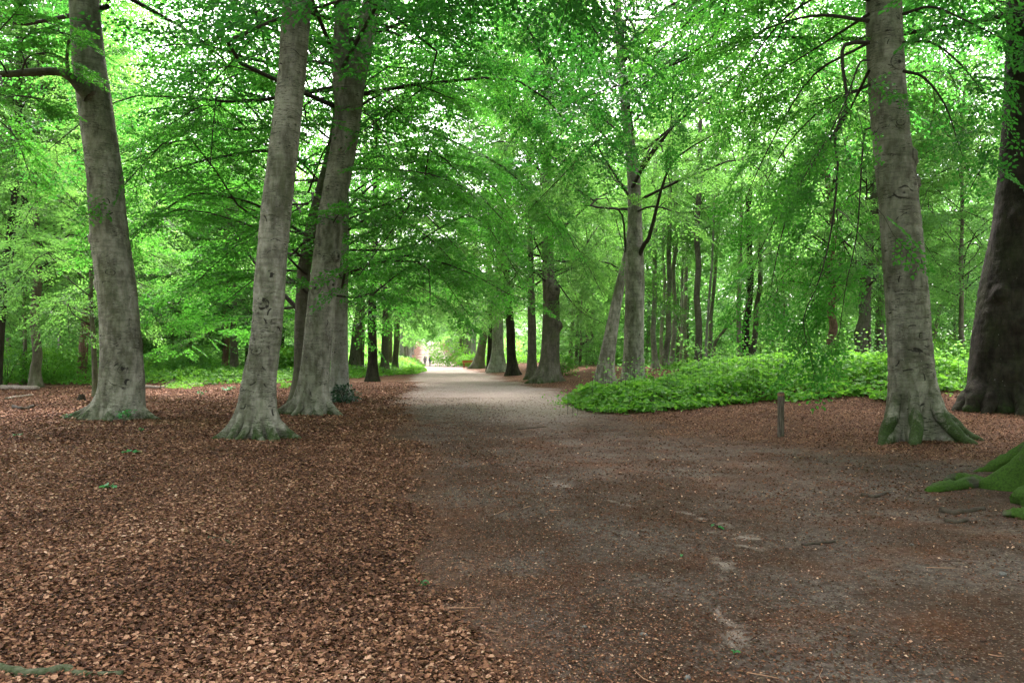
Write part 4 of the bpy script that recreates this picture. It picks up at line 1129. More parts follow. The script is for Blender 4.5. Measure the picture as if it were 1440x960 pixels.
def litter():
    r = np.random.default_rng(31)
    n = 900000
    d = 2.4 * (46 / 2.4) ** (r.random(n) ** .92)
    # radial density: thin towards the distance
    th = r.uniform(-.92, .92, n)
    x, y = d * np.sin(th), d * np.cos(th)
    pm = path_mask(x, y)
    s = x + .12 * y
    lump = fbm(x * 1.6, y * 1.6, o=3)
    left = s < 3
    keep = r.random(n) < np.where(left, np.clip(1.1 * (1 - pm) ** .9 + .035, 0, 1), np.clip(.95 - .85 * pm, .12, 1)) * (.55 + .9 * lump)
    keep &= ~((y < 4.2) & (abs(x) > 4.2))
    x, y, d, pm, left = x[keep], y[keep], d[keep], pm[keep], left[keep]
    n = len(x)
    z = terrain(x, y) + r.uniform(.004, .03, n)
    a = r.uniform(0, 6.28, n)
    D = np.stack([np.cos(a), np.sin(a), r.normal(0, .25, n)], -1)
    N = np.stack([r.normal(0, .42, n), r.normal(0, .42, n), np.ones(n)], -1)
    L = np.where(left, .033, .021) * (.35 + 1.0 * r.random(n) ** 1.4) * np.clip(d / 9, 1, 2.6) ** .75 * np.where(pm > .5, .42, 1) * np.where(~left & (d < 9), .7, 1)
    tt = np.clip(r.beta(1.35, 1.8, n) + .4 * (fbm(x * .9 + 4, y * .9, o=3) - .5), 0, 1)
    mb = MB()
    P = np.stack([x, y, z], -1)
    kind = r.integers(0, 4, n)
    for k, (wd, fo, dr) in enumerate(((.36, .05, .03), (.30, .14, .16), (.40, .02, -.08), (.24, .22, .10))):
        q = kind == k
        leaves(mb, P[q], D[q], N[q], L[q], 0, tt[q], width=wd, fold=fo, droop=dr)
    # twigs and husks lying about in the leaves
    for i in range(1500):
        dd = 2.6 * (24 / 2.6) ** r.random(); a = r.uniform(-.9, .9)
        px_, py_ = dd * math.sin(a), dd * math.cos(a)
        if r.random() > 1.15 - path_mask(np.array([px_]), np.array([py_]))[0]:
            continue
        l = r.uniform(.04, .22); b = r.uniform(0, 6.28)
        q = np.array([[px_ + math.cos(b) * l * u + r.normal(0, .012), py_ + math.sin(b) * l * u + r.normal(0, .012), 0] for u in (-.5, 0, .5)])
        q[:, 2] = terrain(q[:, 0], q[:, 1]) + r.uniform(.012, .03)
        tube(mb, q, np.array([1, .8, .5]) * r.uniform(.0015, .0042), 4, 0, r.choice([.02, .08, .2, .8]))
    # crumbs and chips trodden into the path
    n = 420000
    d = 2.4 * (30 / 2.4) ** (r.random(n) ** .9)
    th = r.uniform(-.9, .9, n)
    x, y = d * np.sin(th), d * np.cos(th)
    s = x + .12 * y
    k = (s > -1.6) & (r.random(n) < 1.5 * fbm(x * .9 + 8, y * .9, o=4) ** 2 + .10 + .7 * np.exp(-((s - 1.2 - .8 * fbm(x * .5, y * .5 + 3)) / .9) ** 2))
    x, y, d = x[k], y[k], d[k]
    n = len(x)
    z = terrain(x, y) + r.uniform(.006, .014, n)
    a = r.uniform(0, 6.28, n)
    D = np.stack([np.cos(a), np.sin(a), r.normal(0, .25, n)], -1)
    N = np.stack([r.normal(0, .5, n), r.normal(0, .5, n), np.ones(n)], -1)
    pmk = path_mask(x, y)
    L = .006 + .022 * r.random(n) ** 2.2; L = L * np.clip(d / 6, 1, 1.8)
    leaves(mb, np.stack([x, y, z], -1), D, N, L, 0, np.where(r.random(n) < .04, r.uniform(.9, 1, n), .75 * r.beta(1.8, 3.2, n)), width=.33, simple=True)
    tag(mb.obj('fallen_leaves', [M['litter']], smooth=()), kind='stuff')


litter()


# ------------------------------------------------------------------ small things
def seedling(label, px, py, h, spread, nleaf, leaf=.075, mat='fern', name='seedling', cat='seedling', tint=.55, n_stem=3, seed=0, d=None):
    r = np.random.default_rng(900 + seed)
    g = ground_at(px, py)
    t = thing(name, label, cat, g)
    ms, ml = MB(), MB()
    P, D = [], []
    for k in range(n_stem):
        a = r.uniform(0, 6.28)
        e = np.array([math.cos(a) * spread * r.uniform(.2, .8), math.sin(a) * spread * r.uniform(.2, .8), h * r.uniform(.65, 1)])
        q = smooth_path([[0, 0, -.03], [e[0] * .3, e[1] * .3, e[2] * .6], e], 6)
        tube(ms, q, np.linspace(.006, .003, 6), 5)
        for j in range(max(2, nleaf // n_stem)):
            u = r.uniform(.45, 1)
            p = np.array([np.interp(u, np.linspace(0, 1, 6), q[:, i]) for i in range(3)])
            b = r.uniform(0, 6.28)
            off = np.array([math.cos(b), math.sin(b), 0]) * spread * .25 * r.uniform(0, 1)
            P.append(p + off); D.append([math.cos(b), math.sin(b), r.normal(-.1, .2)])
    n = len(P)
    N = np.stack([r.normal(0, .35, n), r.normal(-.25, .35, n), np.ones(n)], -1)
    leaves(ml, np.array(P), np.array(D), N, leaf * r.uniform(.7, 1.2, n), 0, np.clip(tint + r.normal(0, .2, n), 0, 1), width=.36)
    ms.obj('stem', [M['twig']], t)
    ml.obj('foliage', [M[mat]], t, smooth=())
    return t


seedling('leafy green sapling growing against the bowed beech foot', 174, 598, .42, .3, 34, .10, seed=1, name='sapling', cat='sapling')
seedling('small green seedling beside the root of the bowed beech', 91, 590, .16, .18, 14, .08, seed=2)
seedling('broad-leaved green seedling clump before the brushwood, by the leaning scarred beech', 320, 553, .30, .55, 44, .12, seed=3)
seedling('thin green seedling in the litter between the two big beeches', 281, 560, .34, .35, 20, .09, seed=4)
seedling('pale green five-leaved seedling lying in the dead leaves', 184, 638, .08, .18, 16, .085, seed=5, tint=.7)
seedling('dark green low seedling, closest to the camera in the dead leaves', 156, 687, .05, .15, 14, .085, seed=6)
seedling('tiny green seedling below the bowed beech', 198, 607, .08, .1, 8, .06, seed=7)
seedling('tiny dull green seedling near the frame edge in dead leaves', 24, 613, .06, .12, 6, .07, seed=8, tint=.3)
seedling('small green sprig lying on the path edge', 587, 820, .02, .07, 8, .07, seed=9, tint=.3, name='leaf_sprig', cat='sprig')
seedling('tiny bright green sprout in the middle of the path', 960, 782, .02, .03, 5, .03, seed=10, tint=.5, name='sprout', cat='sprout')
seedling('tiny green sprout below the lower sand patch', 1034, 918, .02, .02, 5, .028, seed=11, tint=.5, name='sprout', cat='sprout')
seedling('small green sprig near the straight stem of the path edge litter', 1010, 742, .03, .06, 6, .05, seed=12, tint=.3, name='leaf_sprig', cat='sprig')


def bush(name, label, cat, g, h, R, n, leaf, mat, seed, tint=.5, stems=9):
    r = np.random.default_rng(seed)
    t = thing(name, label, cat, g)
    ms, ml = MB(), MB()
    for k in range(stems):
        a = r.uniform(0, 6.28); q = R * r.uniform(.2, .8)
        tube(ms, smooth_path([[0, 0, -.05], [math.cos(a) * q * .4, math.sin(a) * q * .4, h * .5], [math.cos(a) * q, math.sin(a) * q, h * r.uniform(.7, 1)]], 6), np.linspace(.014, .004, 6), 5)
    v = r.normal(0, 1, (n, 3)); v /= np.linalg.norm(v, axis=1)[:, None]
    rad = r.uniform(.45, 1.05, n) * (.7 + .6 * fbm(v[:, 0] * 2 + seed, v[:, 1] * 2, v[:, 2] * 2, o=2))
    P = v * rad[:, None] * [R, R, h * .5] + [0, 0, h * .5]
    P[:, 2] = np.maximum(P[:, 2], .02)
    D = v + r.normal(0, .5, (n, 3)); D[:, 2] -= .3
    N = np.stack([r.normal(0, .5, n), r.normal(0, .5, n), np.ones(n)], -1)
    leaves(ml, P, D, N, leaf * r.uniform(.7, 1.25, n), 0, np.clip(tint + r.normal(0, .22, n), 0, 1), width=.36)
    ms.obj('stem', [M['twig']], t)
    ml.obj('foliage', [M[mat]], t, smooth=())


g = ground_at(484, 566); bush('ivy_bush', 'dark glossy ivy bush at the foot of the pale smooth beech', 'ivy', g, .62, .5, 420, .10, 'ivy', 41)
for i, (lb, px, d, h, R, n, mt, tn) in enumerate([
    ('leafy bush in front of the dark crooked stem at the frame edge', 10, 41, 2.2, 1.5, 2200, 'bramble', .35), ('leafy bush just behind the brown forking stem', 70, 42.5, 2.0, 1.5, 2200, 'bramble', .45),
    ('round leafy bush between the forking stem and the bent sapling', 98, 46, 2.2, 1.6, 2400, 'bramble', .55), ('dark green bush with feathery tips behind the brushwood', 272, 49, 2.4, 1.8, 2600, 'bramble', .12),
    ('light green bush on the open side of the bowed beech', 225, 50, 1.7, 1.9, 1800, 'bramble', .6), ('bright green bush in the gap beside the leaning scarred beech', 402, 60, 2.2, 1.8, 1500, 'bramble', .75),
    ('tall bright bush at the glade behind the small far trunk', 630, 118, 4.2, 3.4, 2000, 'bramble', .9), ('yellow-green bush by the red-brown bench', 664, 112, 2.0, 2.4, 1500, 'bramble', .85),
    ('dark bush behind the foot of the buttressed trunk', 790, 52, 1.7, 1.2, 1300, 'bramble', .1), ('light leafy bush in the gap before the huge dark trunk', 1335, 34, 1.5, 1.5, 1800, 'bramble', .5), ('leafy bush at the sunny edge behind the lone beech', 1312, 40, 2.2, 2.0, 2200, 'bramble', .7),
    ('tall bush behind the brambles below the hanging boughs', 1120, 40, 1.9, 2.2, 2400, 'bramble', .55)]):
    x = (px - 720) / F * d
    bush('bush', lb, 'bush', np.array([x, d, float(terrain(x, d))]), h, R, n, .13 if d < 60 else .26, mt, 60 + i, tn)


# low trees that fill the middle of the wood
for i, (lb, px, d, c, cs) in enumerate([
    ('low spreading tree behind the bowed beech', 150, 56, 'low0', 1.3), ('low spreading tree between the bowed beech and the brushwood', 240, 60, 'low1', 1.4), ('low leafy tree behind the two tan trunks', 345, 66, 'low0', 1.5),
    ('low leafy tree behind the slender stem at the frame edge', 30, 64, 'low1', 1.5), ('low leafy tree past the thin poles', 965, 70, 'low0', 1.5), ('low leafy tree behind the hanging boughs', 1100, 58, 'low1', 1.4),
    ('low leafy tree behind the leaning grey-brown trunk', 1230, 60, 'low0', 1.4), ('low leafy tree in the gap before the huge dark trunk', 1340, 54, 'low1', 1.3), ('low leafy tree behind the slanting trunk', 850, 88, 'low0', 1.5),
    ('low leafy tree beside the broken-bulge trunk', 815, 66, 'low1', 1.0)]):
    x = (px - 720) / F * d
    py = 501 - F * (float(terrain(x, d)) - CAMZ) / d
    make_tree('L%d' % i, lb, [(px, py, 5), (px + 2, py - 2 * F / d, 4), (px + 3, py - 6 * F / d, 2)], d=d, mat='thin', crown=c, cs=cs, H=8.5 * cs, name='understory_tree', ns=12, dz=.3)


def log(label, pix, r, name='fallen_log', cat='log', mat='pale', lump=.2, lift=.6, branches=(), ns=14):
    P = np.array([ground_at(*p) for p in pix]); P[:, 2] += r * lift
    loc = P[0] * 1.0
    t = thing(name, label, cat, loc)
    q = smooth_path(P - loc, max(8, 5 * len(pix)))
    n = len(q)
    mb = MB()
    tube(mb, np.vstack([q[0], q, q[-1]]), np.concatenate([[.001], np.linspace(r, r * .6, n), [.001]]), ns, 0, lump=lump, seed=r * 99 + pix[0][0])
    for v in mb.v:
        v += ((fbm(v[:, 0] * 1.6 / r ** .6 + 3, v[:, 1] * 1.6 / r ** .6, v[:, 2] * 1.6 / r ** .6, o=3) - .5)[:, None] * r * .9).astype(np.float32)
    mb.obj('stem', [M[mat]], t)
    for (u, dx, dy, dz, rr) in branches:
        p = q[int(u * (n - 1))]
        b = MB()
        tube(b, smooth_path([p, p + np.array([dx * .5, dy * .5, dz * .7]), p + np.array([dx, dy, dz])], 7), np.linspace(rr, rr * .3, 7), 6, 0, lump=.2)
        b.obj('branch', [M[mat]], t)
    return t


M['deadwood'] = simple_mat('dead_wood', (.11, .085, .065), (.27, .22, .18), 14)
M['darkwood'] = simple_mat('dark_wet_wood', (.022, .017, .013), (.07, .055, .042), 20)
M['mosswood'] = simple_mat('mossy_wood', (.018, .030, .008), (.085, .085, .055), 22, bump=.8, spec=.08)
log('pale fallen log lying below the brown forking stem', [(-14, 547), (20, 547), (54, 548)], .14, mat='deadwood')
log('thin pale fallen branch in front of the log', [(8, 562), (25, 559), (46, 556)], .06, mat='deadwood', name='fallen_branch', cat='branch')
log('dark rotten branch in the litter near the frame edge', [(18, 573), (34, 576), (48, 571)], .06, mat='darkwood', name='fallen_branch', cat='branch')
log('fallen limb with a forked end beside the bowed beech', [(204, 545), (222, 546), (233, 545)], .09, mat='deadwood', branches=[(.9, .5, .3, .35, .04), (.7, .2, -.4, .2, .03)])
log('long bleached branch on top of the brushwood behind the litter', [(276, 539), (300, 534), (318, 536), (337, 533)], .10, mat='deadwood', name='brushwood_branch', cat='branch', branches=[(.3, .6, .4, .45, .04), (.6, -.7, .2, .4, .04), (.75, .8, -.2, .3, .03)])
log('shorter bleached branch crossing low in the brushwood', [(262, 543), (285, 541), (306, 541)], .08, mat='deadwood', name='brushwood_branch', cat='branch', branches=[(.5, .5, -.5, .25, .03)])
log('green mossy stick lying in the dead leaves', [(292, 757), (312, 759), (338, 770)], .016, mat='mosswood', name='stick', cat='stick', ns=8)
log('dark stick lying on bare soil past the sand patch', [(1128, 768), (1150, 765), (1174, 763)], .016, mat='darkwood', name='stick', cat='stick', ns=8)
log('dark curved root bare of soil near the mossy roots', [(1212, 697), (1230, 699), (1242, 695), (1252, 692)], .028, mat='darkwood', name='exposed_root', cat='root', ns=8, lift=.2)
log('dark knobbly root below the mossy spur', [(1322, 719), (1340, 722), (1360, 720), (1384, 716)], .04, mat='darkwood', name='exposed_root', cat='root', ns=10, lift=.2, lump=.4)
log('short grey root stub under the knobbly one', [(1328, 734), (1345, 735), (1360, 732)], .035, mat='darkwood', name='exposed_root', cat='root', ns=10, lift=.2, lump=.4)
log('thin dark twig on the path above the sand patches', [(728, 604), (748, 602), (768, 600)], .012, mat='darkwood', name='stick', cat='stick', ns=6)
log('small dark twig among the dead leaves near the mossy stick', [(58, 838), (80, 839), (98, 837)], .012, mat='darkwood', name='stick', cat='stick', ns=6)
log('mossy limb lying across the bottom corner of the litter', [(-70, 930), (0, 945), (60, 952), (90, 944), (110, 951), (170, 953)], .036, mat='mosswood', name='fallen_branch', cat='branch', lump=.35, lift=.3)
log('broken stick propped in the ferns by the far row', [(574, 513), (573, 512.5)], .05, mat='darkwood', name='broken_stick', cat='stick')
# prop it up: a slanting pole
o = [x for x in bpy.data.objects if x.name.startswith('broken_stick')][0]
for c in list(o.children):
    bpy.data.objects.remove(c)
mb = MB(); tube(mb, smooth_path([[0, 0, -.05], [-.6, .1, .55], [-1.35, .2, 1.35]], 8), np.linspace(.09, .06, 8), 8, 0, lump=.1)
mb.obj('stem', [M['darkwood']], o)


def stump():
    g = ground_at(114, 563)
    t = thing('tree_stump', 'small dark rotten stump in the litter before the bent sapling', 'stump', g)
    mb = trunk_mesh('trunk', [[0, 0, -.2], [.02, 0, .1], [.03, 0, .22]], [.15, .12, .10], 'dark', 24, .03, [(.3, .08, .1, .3), (2.2, .1, .1, .3), (4.4, .12, .1, .3)], 5.0)
    mb.obj('trunk', [M['darkwood']], t)
    c = MB()
    th = np.linspace(0, 2 * math.pi, 25)[:-1]
    ring = np.stack([.03 + .10 * np.cos(th), .10 * np.sin(th), .215 + 0 * th + .03 * np.sin(th * 5)], -1)
    v = np.vstack([ring, [[.03, 0, .18]]])
    c.add(v, [[i, (i + 1) % 24, 24, 24] if False else [i, (i + 1) % 24, (i + 2) % 24, 24] for i in range(0, 24, 2)], 0)
    c.obj('cut_face', [M['darkwood']], t)


stump()


def post():
    g = ground_at(1098, 614)
    t = thing('wooden_post', 'short square weathered wooden post standing by the path in front of the brambles', 'post', g, rz=.35)
    pw = NT('post_wood'); oo = pw.coord(); gn = pw.noise(pw.mapping(oo, (1, 1, .06)), 70, 5, .7, .5)
    M['post'] = pw.done(pw.bsdf(pw.mix(pw.ramp(gn, [(.38, 0.0), (.6, 1.0)]), (.025, .02, .016, 1), (.15, .125, .10, 1)), .92, .06, pw.bump(gn, 1.0, .012)))
    M['posttop'] = simple_mat('post_top', (.16, .05, .03), (.24, .16, .11), 30)
    h = 63 * g[1] / F
    mb = MB(); w = .052
    rows = []
    for z, k in ((-.2, 1), (.05, 1.02), (h * .5, .98), (h - .09, 1), (h - .02, 1), (h, .82)):
        ch = .80
        ring = [(-ch, -1), (ch, -1), (1, -ch), (1, ch), (ch, 1), (-ch, 1), (-1, ch), (-1, -ch)]
        rows.append([[a * w * k + .012 * z, b * w * k, z] for a, b in ring])
    v = np.array(rows).reshape(-1, 3)
    f = [[r * 8 + i, r * 8 + (i + 1) % 8, r * 8 + 8 + (i + 1) % 8, r * 8 + 8 + i] for r in range(5) for i in range(8)]
    f += [[40, 41, 42, 43], [40, 43, 44, 47], [44, 45, 46, 47]]
    mb.add(v, f, 0)
    mb.obj('shaft', [M['post']], t, smooth=())
    b = MB()
    rows = []
    for z in (h - .085, h - .03):
        rows.append([[a * (w + .003) + .012 * z, bb * (w + .003), z] for a, bb in ring])
    b.add(np.array(rows).reshape(-1, 3), [[i, (i + 1) % 8, 8 + (i + 1) % 8, 8 + i] for i in range(8)], 0)
    b.obj('marker_band', [M['posttop']], t, smooth=())


post()


def mossy_tree():
    # the old beech whose foot comes into the frame
    g = ground_at(1560, 690)
    rng = np.random.default_rng(88)
    t = thing('beech_tree', 'old beech whose thick bright-mossed roots spill into the frame edge', 'tree', g)
    tm = trunk_mesh('trunk', [[0, 0, -.3], [.05, .1, 1], [.1, .2, 4], [.2, .3, 10], [.3, .4, 22]], [.62, .55, .48, .38, .08], 'beech', 140, .035,
                    [(math.pi - .45, .55, .55, .2), (math.pi + .25, .5, .45, .22), (FR - .2, .4, .4, .22), (FR + .8, .4, .4, .25), (1.3, .5, .5, .25), (.2, .5, .5, .25)], 1.2, scar_set(9, 14), mossbase=.9, mossroots=1.0, flare=.3)
    tm.obj('trunk', [M['mossbark']], t)
    o = link('crown', CR['high1'], t); o.rotation_euler = (0, 0, 2.1)

    def root(pix, rads, lifts, lump=.22):
        P = np.array([ground_at(px, py) for px, py in pix]); P[:, 2] += lifts
        q = smooth_path(P - np.array(g), 30)
        rr = np.interp(np.linspace(0, 1, 30), np.linspace(0, 1, len(rads)), rads)
        mb = MB()
        tube(mb, np.vstack([q, q[-1]]), np.append(rr, .001), 22, 0, 0, 1.0, lump=lump, seed=pix[0][0])
        for v in mb.v:
            v += ((fbm(v[:, 0] * 16 + 3, v[:, 1] * 16, v[:, 2] * 16, o=3) - .5)[:, None] * .075).astype(np.float32)
        mb.o = [np.clip(3.2 * (fbm(v[:, 0] * 4, v[:, 1] * 4, v[:, 2] * 4, o=4) - .16), .25, 1.15) for v in mb.v]
        mb.obj('root', [M['mossbark']], t)
    root([(1540, 672), (1490, 668), (1452, 664), (1420, 662), (1392, 662), (1368, 663)], [.30, .26, .20, .14, .08, .03], [.52, .34, .22, .10, .03, -.03], .12)
    root([(1500, 690), (1440, 686), (1400, 686), (1370, 684), (1340, 688), (1318, 690), (1304, 691)], [.12, .09, .065, .085, .075, .085, .05], [.06, .03, .03, .04, .03, .02, 0], .3)
    root([(1380, 681), (1356, 677), (1338, 677), (1326, 680)], [.05, .06, .055, .02], [.05, .06, .04, 0], .3)
    root([(1520, 716), (1470, 712), (1440, 708), (1424, 706)], [.2, .17, .14, .06], [.12, .08, .05, 0], .25)
    root([(1500, 736), (1450, 730), (1428, 727), (1410, 726)], [.10, .09, .06, .03], [.03, .03, .02, 0], .3)


M['mossbark'] = bark_mat('mossy_bark', (.045, .040, .028), (.09, .08, .062), moss=(.048, .105, .011))
mossy_tree()

M['stone'] = simple_mat('grey_stone', (.07, .065, .06), (.17, .16, .15), 18)
for i, (lb, px, py, r) in enumerate([('small grey stone on the path inside the bend of the sand trail', 762, 778, .026), ('grey stone by the lower edge of the path', 905, 893, .026), ('rounded pale stone lowest on the path', 967, 955, .028),
                                     ('small dark stone on the soil past the dark stick', 1410, 808, .036), ('pale chip of stone near the mossy root', 1282, 766, .02), ('small pale stone in the path centre gravel', 822, 882, .022)]):
    g = ground_at(px, py)
    rr = np.random.default_rng(300 + i)
    th = np.linspace(0, 2 * math.pi, 17)[:-1]; ph = np.linspace(-1.5, 1.5, 9)
    V = np.stack([np.cos(ph)[:, None] * np.cos(th) * r, np.cos(ph)[:, None] * np.sin(th) * r * .7, np.sin(ph)[:, None] * np.ones(16) * r * .5], -1)
    V *= (1 + .5 * (fbm(V[..., 0] / r * 1.2 + i * 7, V[..., 1] / r * 1.2, V[..., 2] / r * 1.2, o=2) - .5))[..., None]
    mb = MB()
    a = np.arange(8)[:, None] * 16; j = np.arange(16)[None]; k = (j + 1) % 16
    mb.add(V, np.stack([a + j, a + k, a + 16 + k, a + 16 + j], -1), 0)
    o = mb.obj('stone', [M['stone']], None, loc=g + [0, 0, r * .22])
    o.rotation_euler = (0, 0, rr.uniform(0, 6))
    tag(o, lb, 'stone')


# ------------------------------------------------------------------ the bench and the walkers
def bench():
    x = (660 - 720) / F * 104
    y = 104.0
    M['bench'] = simple_mat('rust_brown_wood', (.20, .045, .025), (.34, .09, .05), 12)
    t = thing('bench', 'low red-brown wooden bench by the yellow-green bush near the glade', 'bench', (x, y, float(terrain(x, y))), rz=.25)

    def box(mb, c, s):
        c = np.array(c); s = np.array(s) / 2
        v = np.array([[i, j, k] for i in (-1, 1) for j in (-1, 1) for k in (-1, 1)]) * s + c
        mb.add(v, [[0, 1, 3, 2], [4, 6, 7, 5], [0, 4, 5, 1], [2, 3, 7, 6], [0, 2, 6, 4], [1, 5, 7, 3]], 0)
    s = MB()
    for k in range(3):
        box(s, (0, -.16 + .16 * k, .62), (1.0 if False else 1.9, .14, .05))
    s.obj('seat', [M['bench']], t, smooth=())
    b = MB()
    for k in range(2):
        box(b, (0, .3 + .02 * k, .82 + .17 * k), (1.9, .04, .14))
    b.obj('backrest', [M['bench']], t, smooth=())
    for sx in (-.75, .75):
        l = MB(); box(l, (sx, -.15, .285), (.09, .09, .61)); l.obj('leg', [M['bench']], t, smooth=())
        l = MB(); box(l, (sx, .245, .45), (.09, .06, 1.1)); l.obj('leg', [M['bench']], t, smooth=())


bench()


def person(label, px, py, coat, trousers, hair, stride, seed, bag=None):
    g = ground_at(px, py)
    t = thing('person', label, 'person', g)
    V = {'pelvis': (0, 0, .95, .15), 'waist': (0, 0, 1.1, .14), 'chest': (0, .0, 1.35, .17), 'neck': (0, 0, 1.5, .06), 'head': (0, .01, 1.6, .095), 'crown': (0, .01, 1.70, .07)}
    E = [('pelvis', 'waist'), ('waist', 'chest'), ('chest', 'neck'), ('neck', 'head'), ('head', 'crown')]
    for s, sg in (('l', -1), ('r', 1)):
        f = stride * sg
        V['hip' + s] = (.10 * sg, 0, .88, .105); V['knee' + s] = (.10 * sg, .10 * f + .04, .50, .07); V['ankle' + s] = (.10 * sg, .22 * f, .10, .05); V['toe' + s] = (.11 * sg, .22 * f + .16, .045, .04)
        V['sh' + s] = (.20 * sg, 0, 1.42, .08); V['elb' + s] = (.27 * sg, -.08 * f - .02, 1.15, .055); V['wr' + s] = (.27 * sg, -.16 * f + .06, .92, .042); V['hand' + s] = (.27 * sg, -.18 * f + .09, .84, .04)
        E += [('pelvis', 'hip' + s), ('hip' + s, 'knee' + s), ('knee' + s, 'ankle' + s), ('ankle' + s, 'toe' + s), ('chest', 'sh' + s), ('sh' + s, 'elb' + s), ('elb' + s, 'wr' + s), ('wr' + s, 'hand' + s)]
    ks = list(V)
    me = bpy.data.meshes.new('body')
    me.from_pydata([V[k][:3] for k in ks], [(ks.index(a), ks.index(b)) for a, b in E], [])
    o = link('body', me, t)
    md = o.modifiers.new('skin', 'SKIN'); md.use_smooth_shade = True
    if not me.skin_vertices:
        bpy.context.view_layer.objects.active = o
    sv = me.skin_vertices[0].data if me.skin_vertices else None
    if sv is None:
        bpy.context.view_layer.objects.active = o
        o.select_set(True); bpy.ops.mesh.customdata_skin_add(); o.select_set(False)
        sv = me.skin_vertices[0].data
    for i, k in enumerate(ks):
        sv[i].radius = (V[k][3], V[k][3] * (.75 if k in ('pelvis', 'waist', 'chest') else 1))
    sv[0].use_root = True
    ms = o.modifiers.new('sub', 'SUBSURF'); ms.levels = 2; ms.render_levels = 2
    m = NT('walker_clothes')
    z = m.n('ShaderNodeSeparateXYZ'); m.set(z.inputs[0], m.coord('Object'))
    zz = z.outputs[2]
    st = lambda a: m.math('GREATER_THAN', zz, a)
    xx = m.math('ABSOLUTE', z.outputs[0])
    col = m.mix(st(.08), (.02, .018, .016, 1), (*trousers, 1))
    up = m.math('MAXIMUM', st(.88), m.math('MULTIPLY', st(.9), m.math('GREATER_THAN', xx, .22)))
    col = m.mix(up, col, (*coat, 1))
    col = m.mix(st(1.5), col, (.45, .27, .2, 1))
    hand = m.math('MULTIPLY', m.math('GREATER_THAN', xx, .21), m.math('LESS_THAN', zz, .9))
    col = m.mix(hand, col, (.45, .27, .2, 1))
    mat = m.done(m.bsdf(col, .8, .2))
    me.materials.append(mat)
    # hair
    th = np.linspace(0, 2 * math.pi, 17)[:-1]; ph = np.linspace(-.9, 1.55, 9)
    W = np.stack([np.cos(ph)[:, None] * np.cos(th) * .112, np.cos(ph)[:, None] * np.sin(th) * .118 - .012, np.sin(ph)[:, None] * np.ones(16) * .135 + 1.635], -1)
    W[:, :, 1] -= np.where((th > 0) & (th < math.pi), .02, 0)[None]
    mb = MB()
    a = np.arange(8)[:, None] * 16; j = np.arange(16)[None]; k = (j + 1) % 16
    mb.add(W, np.stack([a + j, a + k, a + 16 + k, a + 16 + j], -1), 0)
    mb.obj('hair', [simple_mat('hair', tuple(c * .7 for c in hair), hair, 40)], t)
    # jacket hem
    J = MB()
    zz_ = np.array([.80, .9, 1.1, 1.3, 1.42]); w = np.array([.215, .205, .19, .215, .20])
    th = np.linspace(0, 2 * math.pi, 21)[:-1]
    W = np.stack([w[:, None] * np.cos(th), w[:, None] * .72 * np.sin(th), zz_[:, None] * np.ones(20)], -1)
    a = np.arange(4)[:, None] * 20; j = np.arange(20)[None]; k = (j + 1) % 20
    J.add(W, np.stack([a + j, a + k, a + 20 + k, a + 20 + j], -1), 0)
    J.obj('jacket', [simple_mat('jacket_cloth', tuple(c * .7 for c in coat), coat, 25)], t)
    t.rotation_euler = (0, 0, .12)
    return t


person('walker in a mauve-grey jacket on the path, nearer the ferns', 597.5, 514.5, (.26, .21, .25), (.06, .06, .09), (.12, .08, .05), 1, 1)
person('walker in a dark navy jacket on the path, beside the mauve-grey one', 605, 514.5, (.05, .05, .14), (.04, .045, .09), (.03, .022, .018), -1, 2)


# ------------------------------------------------------------------ camera, light, render

cam = bpy.data.cameras.new('Camera')
co = bpy.data.objects.new('Camera', cam); C.objects.link(co)
cam.sensor_width = 36; cam.lens = F / 1440 * 36
cam.clip_end = 2000; cam.clip_start = .05
co.location = (0, 0, CAMZ); co.rotation_euler = (math.pi / 2 + PITCH, 0, 0)
scn.camera = co

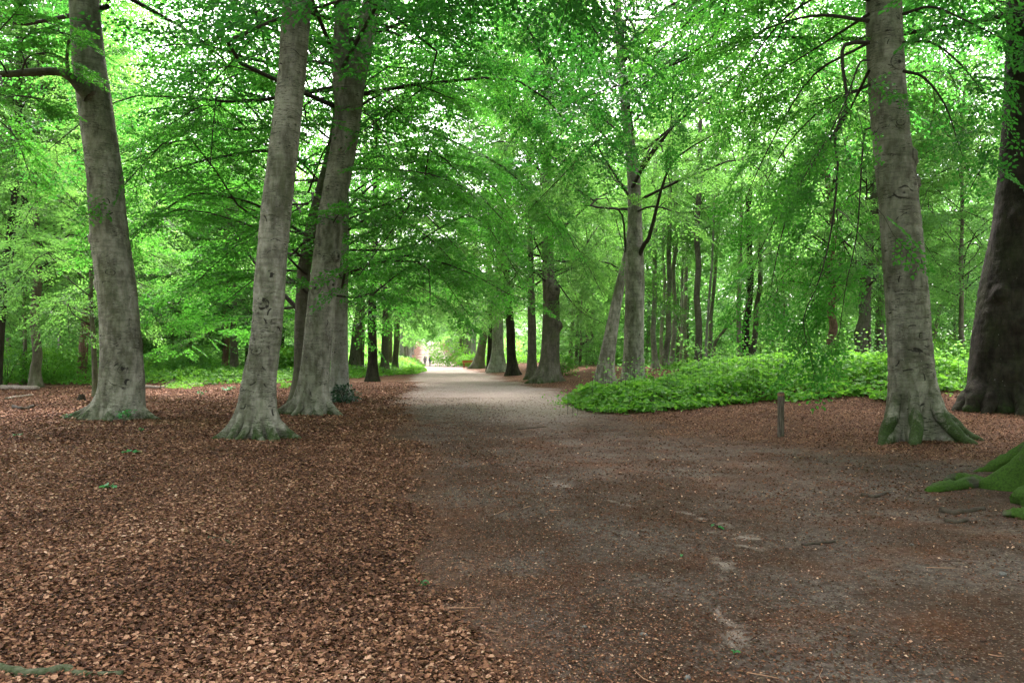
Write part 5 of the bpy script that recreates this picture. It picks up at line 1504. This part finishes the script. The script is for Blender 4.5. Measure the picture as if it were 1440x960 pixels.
EL, AZ = math.radians(54), math.radians(-5)     # sun high, ahead of the camera, a little to one side
w = bpy.data.worlds.new('World'); scn.world = w; w.use_nodes = True
nt = w.node_tree
sky = nt.nodes.new('ShaderNodeTexSky'); sky.sky_type = 'NISHITA'; sky.sun_disc = False
sky.sun_elevation = EL; sky.sun_rotation = AZ; sky.air_density = 1.0; sky.dust_density = 4.0; sky.ozone_density = 1.0
hs = nt.nodes.new('ShaderNodeHueSaturation'); hs.inputs['Saturation'].default_value = .28; hs.inputs['Value'].default_value = 1.0
nt.links.new(sky.outputs[0], hs.inputs['Color'])
bg = nt.nodes['Background']; bg.inputs[1].default_value = .15
tn = nt.nodes.new('ShaderNodeMix'); tn.data_type = 'RGBA'; tn.blend_type = 'MULTIPLY'; tn.inputs[0].default_value = 1.0
tn.inputs[7].default_value = (1.035, .96, 1.04, 1)
nt.links.new(hs.outputs[0], tn.inputs[6]); nt.links.new(tn.outputs[2], bg.inputs[0])
sun = bpy.data.lights.new('Sun', 'SUN'); sun.energy = 1.5; sun.angle = math.radians(12); sun.color = (1, .93, .90)
so = bpy.data.objects.new('Sun', sun); C.objects.link(so)
so.rotation_euler = (math.pi / 2 - EL, 0, math.pi - AZ)
# sun direction: from azimuth AZ (clockwise from +Y), so light travels away from it
from mathutils import Vector
sd = Vector((math.sin(AZ) * math.cos(EL), math.cos(AZ) * math.cos(EL), math.sin(EL)))
so.rotation_euler = sd.to_track_quat('Z', 'Y').to_euler()

vs = scn.view_settings
vs.view_transform = 'Standard'; vs.look = 'None'; vs.gamma = 1; vs.use_curve_mapping = False
vs.exposure = 3.62
cy = scn.cycles
cy.max_bounces = 8; cy.diffuse_bounces = 4; cy.glossy_bounces = 1; cy.transmission_bounces = 6; cy.transparent_max_bounces = 4
cy.volume_bounces = 1; cy.caustics_reflective = False; cy.caustics_refractive = False
cy.sample_clamp_indirect = 6
cy.use_denoising = True
try:
    cy.denoiser = 'OPENIMAGEDENOISE'; cy.denoising_input_passes = 'RGB_ALBEDO_NORMAL'; cy.denoising_prefilter = 'ACCURATE'
except Exception:
    pass
cy.use_adaptive_sampling = False
